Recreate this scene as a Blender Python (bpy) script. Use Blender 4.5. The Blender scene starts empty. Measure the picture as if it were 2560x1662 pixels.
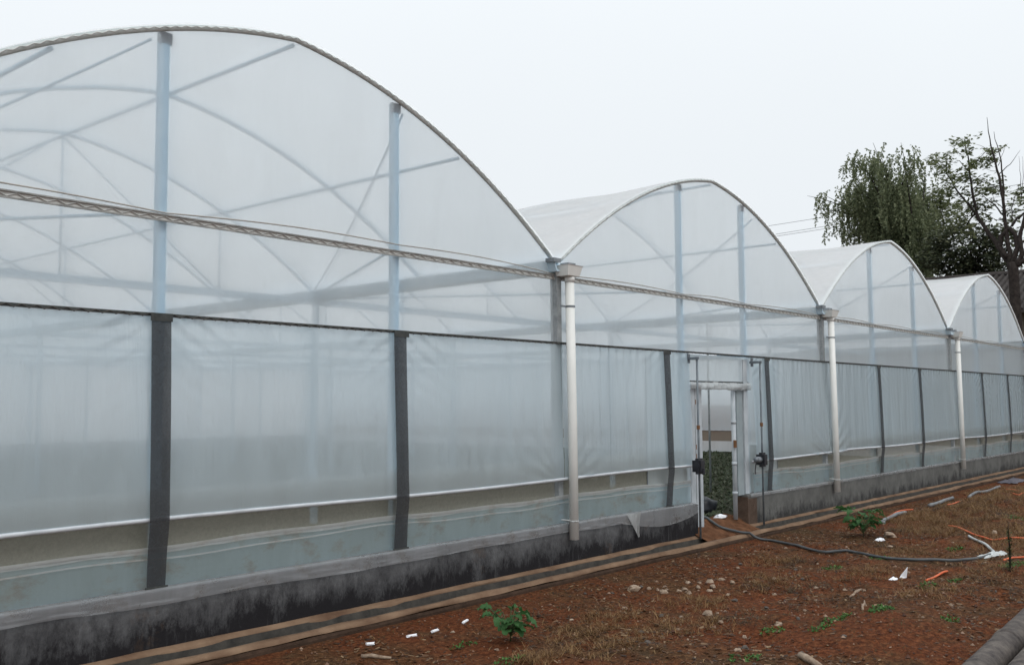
import bpy, math, random
import numpy as np
from mathutils import Vector, noise

random.seed(7)
scene = bpy.context.scene
COL = scene.collection
R = math.radians

# ---------------------------------------------------------------- camera
CAM = Vector((-9.733, -7.552, 2.012))
YAW, PIT, ROL, FPX = 0.86596, 0.07336, -0.0071, 2452.8
_d = Vector((math.sin(YAW) * math.cos(PIT), math.cos(YAW) * math.cos(PIT), math.sin(PIT)))
_r = Vector((math.cos(YAW), -math.sin(YAW), 0))
_u = _r.cross(_d)
cR = math.cos(ROL) * _r + math.sin(ROL) * _u
cU = -math.sin(ROL) * _r + math.cos(ROL) * _u
cam = bpy.data.cameras.new('camera')
cam_o = bpy.data.objects.new('camera', cam)
COL.objects.link(cam_o)
from mathutils import Matrix
cam_o.matrix_world = Matrix(((cR.x, cU.x, -_d.x, CAM.x), (cR.y, cU.y, -_d.y, CAM.y), (cR.z, cU.z, -_d.z, CAM.z), (0, 0, 0, 1)))
cam.sensor_fit = 'HORIZONTAL'
cam.sensor_width = 36
cam.lens = FPX / 2560 * 36
cam.clip_start = 0.05
cam.clip_end = 3000
scene.camera = cam_o

# ---------------------------------------------------------------- overcast sky, weak veiled sun
SUN_EL, SUN_AZ = R(52), R(205)      # azimuth from +Y towards +X
w = bpy.data.worlds.new('World')
scene.world = w
w.use_nodes = True
nt = w.node_tree
nt.nodes.clear()
out = nt.nodes.new('ShaderNodeOutputWorld')
bg = nt.nodes.new('ShaderNodeBackground')
sky = nt.nodes.new('ShaderNodeTexSky')
sky.sky_type = 'NISHITA'
sky.sun_disc = False
sky.sun_elevation = SUN_EL
sky.sun_rotation = SUN_AZ
sky.dust_density = 4.0
hs = nt.nodes.new('ShaderNodeHueSaturation')
hs.inputs['Saturation'].default_value = 0.22
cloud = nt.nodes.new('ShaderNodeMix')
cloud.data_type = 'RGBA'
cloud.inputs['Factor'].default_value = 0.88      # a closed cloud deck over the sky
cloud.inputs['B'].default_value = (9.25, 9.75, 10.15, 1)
nt.links.new(sky.outputs[0], hs.inputs['Color'])
nt.links.new(hs.outputs[0], cloud.inputs['A'])
cn = nt.nodes.new('ShaderNodeTexNoise')
cn.inputs['Scale'].default_value = 2.2; cn.inputs['Detail'].default_value = 5
cm = nt.nodes.new('ShaderNodeMapRange')
cm.inputs['To Min'].default_value = 1.0; cm.inputs['To Max'].default_value = 1.05
cv = nt.nodes.new('ShaderNodeVectorMath'); cv.operation = 'SCALE'
nt.links.new(cn.outputs['Fac'], cm.inputs['Value'])
nt.links.new(cloud.outputs['Result'], cv.inputs[0]); nt.links.new(cm.outputs[0], cv.inputs['Scale'])
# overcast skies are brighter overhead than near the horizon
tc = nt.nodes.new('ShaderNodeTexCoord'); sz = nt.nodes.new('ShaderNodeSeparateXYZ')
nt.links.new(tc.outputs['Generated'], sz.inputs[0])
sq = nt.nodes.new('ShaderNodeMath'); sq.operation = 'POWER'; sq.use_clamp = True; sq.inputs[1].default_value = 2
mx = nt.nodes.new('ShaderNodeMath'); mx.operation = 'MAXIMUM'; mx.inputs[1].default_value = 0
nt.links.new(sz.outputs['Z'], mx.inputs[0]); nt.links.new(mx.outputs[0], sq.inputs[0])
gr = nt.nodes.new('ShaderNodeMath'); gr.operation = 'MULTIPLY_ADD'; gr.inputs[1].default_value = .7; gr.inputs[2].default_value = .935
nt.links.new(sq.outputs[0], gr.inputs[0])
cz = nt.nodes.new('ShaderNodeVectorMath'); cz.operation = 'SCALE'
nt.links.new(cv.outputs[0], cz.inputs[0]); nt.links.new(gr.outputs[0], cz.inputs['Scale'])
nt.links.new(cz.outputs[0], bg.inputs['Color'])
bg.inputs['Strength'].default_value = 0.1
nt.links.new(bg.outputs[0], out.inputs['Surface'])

sun = bpy.data.lights.new('sun', 'SUN')
sun.energy = 0.8
sun.angle = R(25)
sun.color = (1.0, 0.96, 0.9)
sun_o = bpy.data.objects.new('sun', sun)
COL.objects.link(sun_o)
sdir = Vector((math.sin(SUN_AZ) * math.cos(SUN_EL), math.cos(SUN_AZ) * math.cos(SUN_EL), math.sin(SUN_EL)))
sun_o.rotation_euler = sdir.to_track_quat('Z', 'Y').to_euler()
sun_o.location = (0, -20, 30)

scene.view_settings.view_transform = 'Standard'
scene.view_settings.look = 'None'
scene.view_settings.gamma = 1
scene.view_settings.exposure = 0.0
scene.cycles.use_denoising = True
scene.cycles.max_bounces = 10
scene.cycles.transparent_max_bounces = 24
scene.cycles.transmission_bounces = 8
scene.cycles.sample_clamp_indirect = 8

# ---------------------------------------------------------------- materials
def srgb(r, g, b):
    f = lambda c: c / 12.92 if c <= .04045 else ((c + .055) / 1.055) ** 2.4
    return (f(r / 255), f(g / 255), f(b / 255), 1)

class NT:
    def __init__(s, name):
        s.m = bpy.data.materials.new(name)
        s.m.use_nodes = True
        s.t = s.m.node_tree
        s.t.nodes.clear()
        s.o = s.n('ShaderNodeOutputMaterial')
    def n(s, typ, **kw):
        nd = s.t.nodes.new(typ)
        for k, v in kw.items():
            if k in nd.inputs: nd.inputs[k].default_value = v
            else: setattr(nd, k, v)
        return nd
    def l(s, a, b): s.t.links.new(a, b)
    def noise(s, scale, detail=4, rough=.6, vec=None, dist=0):
        nd = s.n('ShaderNodeTexNoise')
        nd.inputs['Scale'].default_value = scale
        nd.inputs['Detail'].default_value = detail
        nd.inputs['Roughness'].default_value = rough
        nd.inputs['Distortion'].default_value = dist
        if vec is not None: s.l(vec, nd.inputs['Vector'])
        return nd.outputs['Fac']
    def pos(s, sx=1, sy=1, sz=1):
        g = s.n('ShaderNodeNewGeometry')
        mp = s.n('ShaderNodeMapping')
        mp.inputs['Scale'].default_value = (sx, sy, sz)
        s.l(g.outputs['Position'], mp.inputs['Vector'])
        return mp.outputs[0]
    def ramp(s, fac, stops):
        rp = s.n('ShaderNodeValToRGB')
        e = rp.color_ramp.elements
        while len(e) < len(stops): e.new(.5)
        for el, (p, c) in zip(e, stops):
            el.position = p
            el.color = c if len(c) == 4 else (*c, 1)
        s.l(fac, rp.inputs[0])
        return rp.outputs[0]
    def mix(s, fac, a, b):
        mx = s.n('ShaderNodeMix', data_type='RGBA')
        for sock, v in ((mx.inputs['Factor'], fac), (mx.inputs['A'], a), (mx.inputs['B'], b)):
            if isinstance(v, (int, float)): sock.default_value = v
            elif isinstance(v, tuple): sock.default_value = v if len(v) == 4 else (*v, 1)
            else: s.l(v, sock)
        return mx.outputs['Result']
    def bump(s, h, strength=.3, dist=.01):
        b = s.n('ShaderNodeBump')
        b.inputs['Strength'].default_value = strength
        b.inputs['Distance'].default_value = dist
        s.l(h, b.inputs['Height'])
        return b.outputs[0]
    def principled(s, color, rough=.7, metal=0, normal=None, spec=.4):
        p = s.n('ShaderNodeBsdfPrincipled')
        if isinstance(color, tuple): p.inputs['Base Color'].default_value = color if len(color) == 4 else (*color, 1)
        else: s.l(color, p.inputs['Base Color'])
        if isinstance(rough, (int, float)): p.inputs['Roughness'].default_value = rough
        else: s.l(rough, p.inputs['Roughness'])
        p.inputs['Metallic'].default_value = metal
        p.inputs['Specular IOR Level'].default_value = spec
        if normal is not None: s.l(normal, p.inputs['Normal'])
        s.l(p.outputs[0], s.o.inputs['Surface'])
        return s.m

def mottled(name, a, b, scale=6, rough=.6, metal=0, bump=.15, dist=.004, spec=.4, stretch=(1, 1, 1)):
    t = NT(name)
    v = t.pos(*stretch)
    f = t.noise(scale, 5, .65, v)
    c = t.ramp(f, [(.3, a), (.7, b)])
    return t.principled(c, rough, metal, t.bump(t.noise(scale * 6, 4, .6, v), bump, dist), spec)

def film(name, transp, color=(.86, .89, .9), wrinkle=.25, stretch=(1, 1, .25), scale=5, stain=None, trans=.55, gloss=.06, haze=0.0, bend=1.025):
    """thin polythene film: part clear, part scattering, with a soft sheen"""
    t = NT(name)
    v = t.pos(*stretch)
    h = t.noise(scale, 5, .55, v, .4)
    nrm = t.bump(h, wrinkle, .03)
    col = color
    if stain:
        f = t.ramp(t.noise(3.2, 6, .7, t.pos(1, 1, 1.6)), [(.52, (0, 0, 0)), (.72, (1, 1, 1))])
        sep = t.n('ShaderNodeRGBToBW'); t.l(f, sep.inputs[0])
        mm = t.n('ShaderNodeMath', operation='MULTIPLY'); t.l(sep.outputs[0], mm.inputs[0]); mm.inputs[1].default_value = .55
        col = t.mix(mm.outputs[0], color, stain)
    def setc(nd):
        if isinstance(col, tuple): nd.inputs['Color'].default_value = (*col[:3], 1)
        else: t.l(col, nd.inputs['Color'])
        t.l(nrm, nd.inputs['Normal'])
    d = t.n('ShaderNodeBsdfDiffuse'); setc(d)
    tr = t.n('ShaderNodeBsdfTranslucent'); setc(tr)
    m1 = t.n('ShaderNodeMixShader'); m1.inputs[0].default_value = trans
    t.l(d.outputs[0], m1.inputs[1]); t.l(tr.outputs[0], m1.inputs[2])
    tp = t.n('ShaderNodeBsdfTransparent'); tp.inputs['Color'].default_value = (.93, .97, .99, 1)
    if haze:      # part of the clear share is scattered slightly forward, so far things blur
        rf = t.n('ShaderNodeBsdfRefraction'); rf.inputs['Roughness'].default_value = .75; rf.inputs['IOR'].default_value = bend
        rf.inputs['Color'].default_value = (.95, .98, 1, 1)
        mh = t.n('ShaderNodeMixShader'); mh.inputs[0].default_value = haze
        t.l(tp.outputs[0], mh.inputs[1]); t.l(rf.outputs[0], mh.inputs[2])
        tp = mh
    m2 = t.n('ShaderNodeMixShader')
    # uneven dust: the film is a little clearer in places
    dust = t.noise(1.6, 6, .68, t.pos(1.6, 1, .35), .3)
    mr = t.n('ShaderNodeMapRange')
    mr.inputs['From Min'].default_value = .3; mr.inputs['From Max'].default_value = .7
    mr.inputs['To Min'].default_value = 1 - transp - .07; mr.inputs['To Max'].default_value = 1 - transp + .07
    t.l(dust, mr.inputs['Value']); t.l(mr.outputs[0], m2.inputs[0])
    t.l(tp.outputs[0], m2.inputs[1]); t.l(m1.outputs[0], m2.inputs[2])
    gl = t.n('ShaderNodeBsdfGlossy'); gl.inputs['Roughness'].default_value = .22
    t.l(nrm, gl.inputs['Normal'])
    fr = t.n('ShaderNodeLayerWeight'); fr.inputs['Blend'].default_value = .5; t.l(nrm, fr.inputs['Normal'])
    pw = t.n('ShaderNodeMath', operation='POWER'); t.l(fr.outputs['Facing'], pw.inputs[0]); pw.inputs[1].default_value = 4.0
    ad = t.n('ShaderNodeMath', operation='MULTIPLY_ADD'); t.l(pw.outputs[0], ad.inputs[0]); ad.inputs[1].default_value = .45; ad.inputs[2].default_value = gloss * .3
    m3 = t.n('ShaderNodeMixShader'); t.l(ad.outputs[0], m3.inputs[0])
    t.l(m2.outputs[0], m3.inputs[1]); t.l(gl.outputs[0], m3.inputs[2])
    t.l(m3.outputs[0], t.o.inputs['Surface'])
    return t.m

def mesh_screen(name, transp, color):
    t = NT(name)
    f = t.noise(40, 3, .7, t.pos())
    c = t.mix(f, tuple(x * .7 for x in color), tuple(min(1, x * 1.3) for x in color))
    d = t.n('ShaderNodeBsdfDiffuse'); t.l(c, d.inputs['Color'])
    tp = t.n('ShaderNodeBsdfTransparent')
    m = t.n('ShaderNodeMixShader'); m.inputs[0].default_value = 1 - transp
    t.l(tp.outputs[0], m.inputs[1]); t.l(d.outputs[0], m.inputs[2])
    t.l(m.outputs[0], t.o.inputs['Surface'])
    return t.m

def leaf_mat(name, a, b, c=None, trans=.3):
    t = NT(name)
    g = t.n('ShaderNodeNewGeometry')
    stops = [(0, a), (1, b)] if c is None else [(0, a), (.7, b), (1, c)]
    col = t.ramp(g.outputs['Random Per Island'], stops)
    d = t.n('ShaderNodeBsdfPrincipled'); t.l(col, d.inputs['Base Color']); d.inputs['Roughness'].default_value = .6
    d.inputs['Specular IOR Level'].default_value = .25
    tr = t.n('ShaderNodeBsdfTranslucent'); t.l(col, tr.inputs['Color'])
    m = t.n('ShaderNodeMixShader'); m.inputs[0].default_value = trans
    t.l(d.outputs[0], m.inputs[1]); t.l(tr.outputs[0], m.inputs[2])
    t.l(m.outputs[0], t.o.inputs['Surface'])
    return t.m

def wall_mat(name, base, light, mold, mold_lo, mold_hi):
    """rendered concrete with streaks of black mould and pale run-off"""
    t = NT(name)
    f1 = t.noise(2.2, 6, .7, t.pos(1, 1, 1))
    c = t.ramp(f1, [(.3, base), (.7, light)])
    st = t.noise(3.6, 8, .8, t.pos(1.4, 1, .7), .15)
    pat = t.noise(.55, 3, .6, t.pos(1, 1, .5))
    g = t.n('ShaderNodeNewGeometry')
    sx = t.n('ShaderNodeSeparateXYZ'); t.l(g.outputs['Position'], sx.inputs[0])
    # mould grows from the foot of the wall in ragged tongues
    h = t.n('ShaderNodeMath', operation='MULTIPLY_ADD'); t.l(sx.outputs['Z'], h.inputs[0]); h.inputs[1].default_value = -1.05; h.inputs[2].default_value = .34
    a1 = t.n('ShaderNodeMath', operation='ADD'); t.l(h.outputs[0], a1.inputs[0]); t.l(st, a1.inputs[1])
    a2 = t.n('ShaderNodeMath', operation='MULTIPLY_ADD'); t.l(pat, a2.inputs[0]); a2.inputs[1].default_value = .5; t.l(a1.outputs[0], a2.inputs[2])
    mk = t.ramp(a2.outputs[0], [(mold_lo, (0, 0, 0)), (mold_hi, (1, 1, 1))])
    c2 = t.mix(mk, c, mold)
    run = t.ramp(t.noise(5, 6, .75, t.pos(1.8, 1, .3), .5), [(.56, (0, 0, 0)), (.75, (1, 1, 1))])
    bw = t.n('ShaderNodeRGBToBW'); t.l(run, bw.inputs[0])
    k = t.n('ShaderNodeMath', operation='MULTIPLY'); t.l(bw.outputs[0], k.inputs[0]); k.inputs[1].default_value = .35
    c3 = t.mix(k.outputs[0], c2, light)
    rust = t.ramp(t.noise(1.7, 5, .75, t.pos(1, 1, .8)), [(.62, (0, 0, 0)), (.8, (1, 1, 1))])
    bw2 = t.n('ShaderNodeRGBToBW'); t.l(rust, bw2.inputs[0])
    k2 = t.n('ShaderNodeMath', operation='MULTIPLY'); t.l(bw2.outputs[0], k2.inputs[0]); k2.inputs[1].default_value = .4
    c4 = t.mix(k2.outputs[0], c3, (.15, .09, .05))
    return t.principled(c4, .85, 0, t.bump(t.noise(45, 6, .7, t.pos()), .5, .01), .2)

def soil_mat(name):
    t = NT(name)
    v = t.pos()
    big = t.noise(.55, 5, .65, v, .6)
    mid = t.noise(2.6, 6, .7, v, .3)
    fine = t.noise(22, 6, .75, v)
    grit = t.noise(95, 4, .7, v)
    red = t.ramp(fine, [(.3, (.024, .0075, .0036)), (.5, (.108, .033, .0125)), (.72, (.25, .088, .036))])
    brown = t.ramp(fine, [(.3, (.016, .008, .0042)), (.5, (.08, .038, .017)), (.72, (.21, .115, .055))])
    grey = t.ramp(fine, [(.3, (.018, .0145, .009)), (.55, (.062, .047, .026)), (.74, (.15, .115, .066))])
    s = t.n('ShaderNodeMath', operation='MULTIPLY_ADD'); t.l(mid, s.inputs[0]); s.inputs[1].default_value = .55; t.l(big, s.inputs[2])
    k1 = t.ramp(s.outputs[0], [(.70, (0, 0, 0)), (.92, (1, 1, 1))])
    c = t.mix(k1, red, brown)
    k2 = t.ramp(t.noise(1.1, 5, .7, v, .8), [(.53, (0, 0, 0)), (.66, (.6, .6, .6))])
    c = t.mix(k2, c, grey)
    sp = t.ramp(grit, [(.63, (0, 0, 0)), (.72, (1, 1, 1))])
    b = t.n('ShaderNodeRGBToBW'); t.l(sp, b.inputs[0])
    kk = t.n('ShaderNodeMath', operation='MULTIPLY'); t.l(b.outputs[0], kk.inputs[0]); kk.inputs[1].default_value = .3
    c = t.mix(kk.outputs[0], c, (.3, .2, .13))
    hsum = t.n('ShaderNodeMath', operation='MULTIPLY_ADD'); t.l(grit, hsum.inputs[0]); hsum.inputs[1].default_value = .4; t.l(fine, hsum.inputs[2])
    return t.principled(c, .95, 0, t.bump(hsum.outputs[0], .9, .03), .12)

M = {}
M['gable_film'] = film('gable_film', .44, (.94, .968, .985), .12, trans=.9, haze=.66, bend=1.02)
M['roof_film'] = film('roof_film', .08, (.97, .975, .98), .08, (1, .35, 1), 2.2, trans=.62)
M['curtain_film'] = film('curtain_film', .36, (.72, .84, .9), .5, (2.0, 1, .16), 4.2, gloss=.42, trans=.72, haze=.74, bend=1.026)
M['skirt_film'] = film('skirt_film', .42, (.58, .72, .78), .3, (.7, 1, 1.5), 4, stain=(.42, .27, .14), trans=.7)
M['flap_film'] = film('flap_film', .62, (.7, .71, .73), .25, (.5, 1, 1.4), 4, stain=(.3, .2, .12), gloss=.2, trans=.5)
M['hem_film'] = film('hem_film', .35, (.68, .7, .7), .5, (.5, 1, 1.4), 5, stain=(.4, .28, .17), gloss=.2, trans=.5)
M['door_film'] = film('door_film', .3, (.84, .9, .93), .4, (2, 1, .2), 4, trans=.7)
M['header_film'] = film('header_film', .25, (.7, .72, .72), .9, (1.8, 1, .6), 9, gloss=.3, trans=.5)
M['screen'] = mesh_screen('insect_screen', .28, (.285, .275, .235))
M['shade_cloth'] = mesh_screen('shade_cloth', .14, (.05, .052, .056))
M['steel'] = mottled('galvanised_steel', (.36, .52, .64), (.48, .63, .74), 9, .55, 0)
M['gutter_steel'] = mottled('gutter_steel', (.5, .66, .77), (.62, .76, .86), 5, .5)
M['arch_steel'] = mottled('arch_steel', (.5, .56, .55), (.7, .74, .73), 12, .5, 0)
M['column_steel'] = mottled('column_steel', (.22, .24, .25), (.36, .38, .39), 10, .6, 0)
M['rail'] = mottled('lock_channel', (.5, .5, .47), (.72, .71, .68), 14, .55, 0)
M['rail_lip'] = mottled('rail_lip', (.17, .175, .17), (.4, .4, .38), 9, .6)
M['dark_rail'] = mottled('dark_lock_channel', (.03, .035, .035), (.085, .09, .085), 14, .6, .2)
M['wire'] = mottled('spring_wire', (.42, .42, .41), (.62, .62, .6), 20, .5, .1)
M['dark_wire'] = mottled('dark_wire', (.03, .03, .03), (.1, .085, .07), 20, .6)
M['cable'] = mottled('loose_cable', (.3, .28, .25), (.5, .48, .44), 8, .7)
M['roll_bar'] = mottled('wrapped_roll_bar', (.42, .45, .48), (.64, .67, .7), 7, .4, 0, .4, .006, .5, (.5, 1, 1))
M['pvc'] = mottled('white_pvc', (.70, .71, .68), (.82, .82, .79), 2.5, .45, 0, .05, .002, .4, (1, 1, .5))
M['black_plastic'] = mottled('black_plastic', (.012, .013, .016), (.03, .032, .04), 10, .45)
M['grey_metal'] = mottled('grey_metal', (.14, .16, .18), (.26, .28, .3), 10, .5, .3)
M['pole'] = mottled('guide_pole_steel', (.1, .12, .14), (.22, .25, .27), 6, .55, .3)
M['door_white'] = mottled('door_white_board', (.34, .38, .41), (.54, .58, .61), 6, .6, 0, .1, .003, .3, (1, 1, .5))
M['door_grey'] = mottled('door_grey_board', (.24, .29, .31), (.33, .38, .4), 3, .6)
M['rust'] = mottled('rusty_hinge', (.12, .05, .02), (.22, .11, .05), 20, .8)
M['wall'] = wall_mat('base_wall', (.055, .055, .058), (.16, .162, .167), (.015, .014, .016), .66, .93)
M['wall2'] = wall_mat('base_wall_clean', (.08, .08, .077), (.165, .165, .157), (.04, .04, .04), .82, 1.1)
M['wall_end'] = mottled('soil_stained_wall_end', (.05, .03, .02), (.12, .08, .058), 5, .9, 0, .5, .012)
M['mortar'] = mottled('tan_mortar', (.11, .062, .038), (.235, .155, .1), 2.2, .9, 0, .5, .01, .2)
M['channel'] = mottled('channel_cement', (.03, .028, .026), (.08, .072, .062), 6, .9, 0, .5, .01, .2)
M['brick_face'] = mottled('kerb_face', (.03, .018, .012), (.07, .042, .028), 7, .95, 0, .6, .012, .2)
M['soil'] = soil_mat('red_soil')
M['inner_soil'] = mottled('inner_soil', (.03, .035, .02), (.07, .07, .045), 3, .95, 0, .8, .03, .1)
M['dead_grass'] = leaf_mat('dead_grass', (.08, .035, .014, 1), (.21, .115, .045, 1), (.36, .235, .11, 1), .2)
M['twigs'] = leaf_mat('litter', (.02, .011, .007, 1), (.1, .05, .024, 1), (.24, .16, .09, 1), .05)
M['green_weed'] = leaf_mat('green_weed', (.025, .07, .012, 1), (.06, .15, .03, 1), (.1, .2, .05, 1), .3)
M['olive_weed'] = leaf_mat('olive_weed', (.025, .035, .012, 1), (.06, .075, .025, 1), (.1, .1, .04, 1), .25)
M['inner_weed'] = leaf_mat('inner_weed', (.04, .055, .03, 1), (.09, .11, .06, 1), (.17, .18, .13, 1), .3)
M['broad_leaf'] = leaf_mat('broad_leaf', (.03, .085, .025, 1), (.055, .14, .045, 1), (.09, .19, .07, 1), .35)
M['stem'] = mottled('plant_stem', (.03, .05, .015), (.07, .09, .03), 20, .7)
M['stone'] = mottled('pale_stone', (.15, .09, .055), (.42, .33, .25), 14, .9, 0, .5, .02)
M['dark_stone'] = mottled('dark_stone', (.05, .042, .036), (.13, .11, .095), 14, .9, 0, .5, .02)
M['paper'] = mottled('white_scrap', (.75, .76, .8), (.88, .89, .92), 10, .6)
M['hose'] = mottled('black_hose', (.035, .04, .044), (.085, .095, .1), 5, .5, 0, .2, .003)
M['grey_pipe'] = mottled('grey_plastic_pipe', (.12, .13, .14), (.24, .25, .26), 5, .55)
M['orange'] = mottled('orange_cord', (.5, .09, .03), (.68, .16, .06), 9, .6)
M['plastic_rag'] = mottled('pale_plastic_rag', (.34, .36, .36), (.58, .6, .6), 8, .5, 0, .8, .01)
M['purple_rag'] = mottled('dark_sacking', (.05, .045, .06), (.13, .12, .14), 8, .8, 0, .8, .01)
M['clay_pipe'] = mottled('clay_pipe', (.032, .027, .028), (.14, .12, .105), 8, .85, 0, .6, .012, .25)
M['bark'] = mottled('dark_bark', (.02, .017, .016), (.06, .05, .045), 7, .95, 0, .8, .03, .1)
M['willow_leaf'] = leaf_mat('willow_leaf', (.1, .125, .07, 1), (.185, .215, .12, 1), (.29, .315, .19, 1), .5)
M['tree_leaf'] = leaf_mat('tree_leaf', (.08, .1, .05, 1), (.15, .175, .085, 1), (.24, .26, .14, 1), .5)
M['bush_leaf'] = leaf_mat('bush_leaf', (.035, .045, .028, 1), (.075, .088, .05, 1), (.13, .135, .075, 1), .35)
M['tile'] = mottled('dark_roof_tile', (.03, .027, .026), (.08, .07, .066), 3, .9, 0, .6, .03, .2)
M['house_wall'] = mottled('brown_house_wall', (.06, .045, .035), (.13, .1, .08), 1.5, .9)
M['house_trim'] = mottled('house_trim', (.1, .085, .07), (.17, .15, .12), 3, .8)
M['glass'] = NT('dark_glass').principled((.02, .025, .03), .15)
M['power_cable'] = NT('power_cable').principled((.12, .13, .14), .6)

# ---------------------------------------------------------------- mesh helpers
class MB:
    def __init__(s): s.v = []; s.f = []
    def box(s, x0, x1, y0, y1, z0, z1):
        b = len(s.v)
        s.v += [(x0, y0, z0), (x1, y0, z0), (x1, y1, z0), (x0, y1, z0), (x0, y0, z1), (x1, y0, z1), (x1, y1, z1), (x0, y1, z1)]
        s.f += [tuple(b + i for i in q) for q in ((0, 3, 2, 1), (4, 5, 6, 7), (0, 1, 5, 4), (1, 2, 6, 5), (2, 3, 7, 6), (3, 0, 4, 7))]
        return s
    def tube(s, pts, r, n=8, cap=True, squash=1.0):
        pts = [Vector(p) for p in pts]
        rs = r if isinstance(r, (list, tuple)) else [r] * len(pts)
        b = len(s.v)
        up = None
        for i, p in enumerate(pts):
            t = (pts[min(i + 1, len(pts) - 1)] - pts[max(i - 1, 0)])
            if t.length < 1e-9: t = Vector((0, 0, 1))
            t.normalize()
            if up is None:
                up = Vector((0, 0, 1)) if abs(t.z) < .9 else Vector((1, 0, 0))
            a = t.cross(up)
            if a.length < 1e-4: a = t.cross(Vector((1, .3, 0)))
            a.normalize(); c = a.cross(t).normalized()
            up = c
            for k in range(n):
                an = 2 * math.pi * k / n
                q = p + a * (math.cos(an) * rs[i]) + c * (math.sin(an) * rs[i] * squash)
                s.v.append(tuple(q))
        for i in range(len(pts) - 1):
            for k in range(n):
                k2 = (k + 1) % n
                s.f.append((b + i * n + k, b + i * n + k2, b + (i + 1) * n + k2, b + (i + 1) * n + k))
        if cap:
            s.f.append(tuple(b + k for k in range(n))[::-1])
            e = b + (len(pts) - 1) * n
            s.f.append(tuple(e + k for k in range(n)))
        return s
    def grid(s, fn, nu, nv):
        b = len(s.v)
        for j in range(nv + 1):
            for i in range(nu + 1):
                s.v.append(tuple(fn(i / nu, j / nv)))
        for j in range(nv):
            for i in range(nu):
                q = b + j * (nu + 1) + i
                s.f.append((q, q + 1, q + nu + 2, q + nu + 1))
        return s
    def quad(s, c, a, b):
        c, a, b = Vector(c), Vector(a), Vector(b)
        k = len(s.v)
        s.v += [tuple(c - a - b), tuple(c + a - b), tuple(c + a + b), tuple(c - a + b)]
        s.f.append((k, k + 1, k + 2, k + 3))
    def leaf(s, base, d, side, L, W):
        base, d, side = Vector(base), Vector(d), Vector(side)
        k = len(s.v)
        m = base + d * (L * .45)
        s.v += [tuple(base), tuple(m + side * W), tuple(base + d * L), tuple(m - side * W)]
        s.f.append((k, k + 1, k + 2, k + 3))
    def extrude_profile(s, prof, x0, x1, nx=1, wob=0.0):
        """prof: list of (y, z); swept along X"""
        b = len(s.v); n = len(prof)
        for i in range(nx + 1):
            x = x0 + (x1 - x0) * i / nx
            for j, (y, z) in enumerate(prof):
                dy = dz = 0
                if wob:
                    dy = wob * noise.noise((x * 1.7, j * 3.1, 0)); dz = wob * noise.noise((x * 2.1, j * 5.7, 9))
                s.v.append((x, y + dy, z + dz))
        for i in range(nx):
            for j in range(n - 1):
                q = b + i * n + j
                s.f.append((q, q + n, q + n + 1, q + 1))
        s.f.append(tuple(b + j for j in range(n)))
        s.f.append(tuple(b + nx * n + j for j in range(n))[::-1])
        return s
    def mesh(s, name, mat, smooth=False):
        me = bpy.data.meshes.new(name)
        me.from_pydata(s.v, [], s.f)
        me.update()
        if smooth:
            me.polygons.foreach_set('use_smooth', [True] * len(me.polygons))
        me.materials.append(M[mat] if isinstance(mat, str) else mat)
        return me
    def build(s, name, mat, parent=None, smooth=False, kind=None, label=None, cat=None, group=None):
        return put(name, s.mesh(name, mat, smooth), parent, kind, label, cat, group)

def put(name, me, parent=None, kind=None, label=None, cat=None, group=None, loc=None, rot=None, scale=None):
    o = bpy.data.objects.new(name, me)
    COL.objects.link(o)
    if parent is not None: o.parent = parent
    if kind: o['kind'] = kind
    if label: o['label'] = label
    if cat: o['category'] = cat
    if group: o['group'] = group
    if loc is not None: o.location = loc
    if rot is not None: o.rotation_euler = rot
    if scale is not None: o.scale = scale if isinstance(scale, (tuple, list)) else (scale,) * 3
    return o

def thing(name, label, cat, group=None, loc=(0, 0, 0)):
    return put(name, None, None, None, label, cat, group, loc)

def at_x(u, v, X):
    """point of the survey plane x = X seen in photo direction (u, v)"""
    d = cR * ((u - 1280) / FPX) + cU * (-(v - 831) / FPX) + _d
    return CAM + d * ((X - CAM.x) / d.x)

def fbm(x, y, s, o=4):
    return noise.fractal((x * s, y * s, 3.7), 1.0, 2.0, o)

# ---------------------------------------------------------------- ground
MOUNDS = [(-.5, -4.25, .9, .5, .13), (.9, -4.1, 1.2, .35, .08), (-2.6, -2.9, .8, .5, .06), (2.9, -1.2, 1.0, .35, .05),
          (-3.0, -1.85, .35, .25, .03), (6.3, -1.6, 1.4, .5, .07), (9.5, -1.7, 2.0, .7, .08), (11.5, -2.3, 1.5, .6, .1),
          (3.4, -4.5, 1.2, .6, .06), (7.6, -3.0, 1.6, .5, .06), (14.5, -2.0, 2.0, .8, .1)]
def gz(x, y):
    near = min(1.0, max(0.0, (-.46 - y) / .9))
    z = -.085 - .01 * near
    if x > -16 and x < 60 and y < 0 and y > -20:
        z += near * (.04 * fbm(x, y, .9, 4) + .026 * fbm(x + 9, y, 4.0, 5))
        z += (.25 + .75 * near) * .007 * fbm(x, y + 5, 14, 3)
        for mx, my, sx, sy, h in MOUNDS:
            e = ((x - mx) / sx) ** 2 + ((y - my) / sy) ** 2
            if e < 6: z += h * math.exp(-e) * near
    return z

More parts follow.
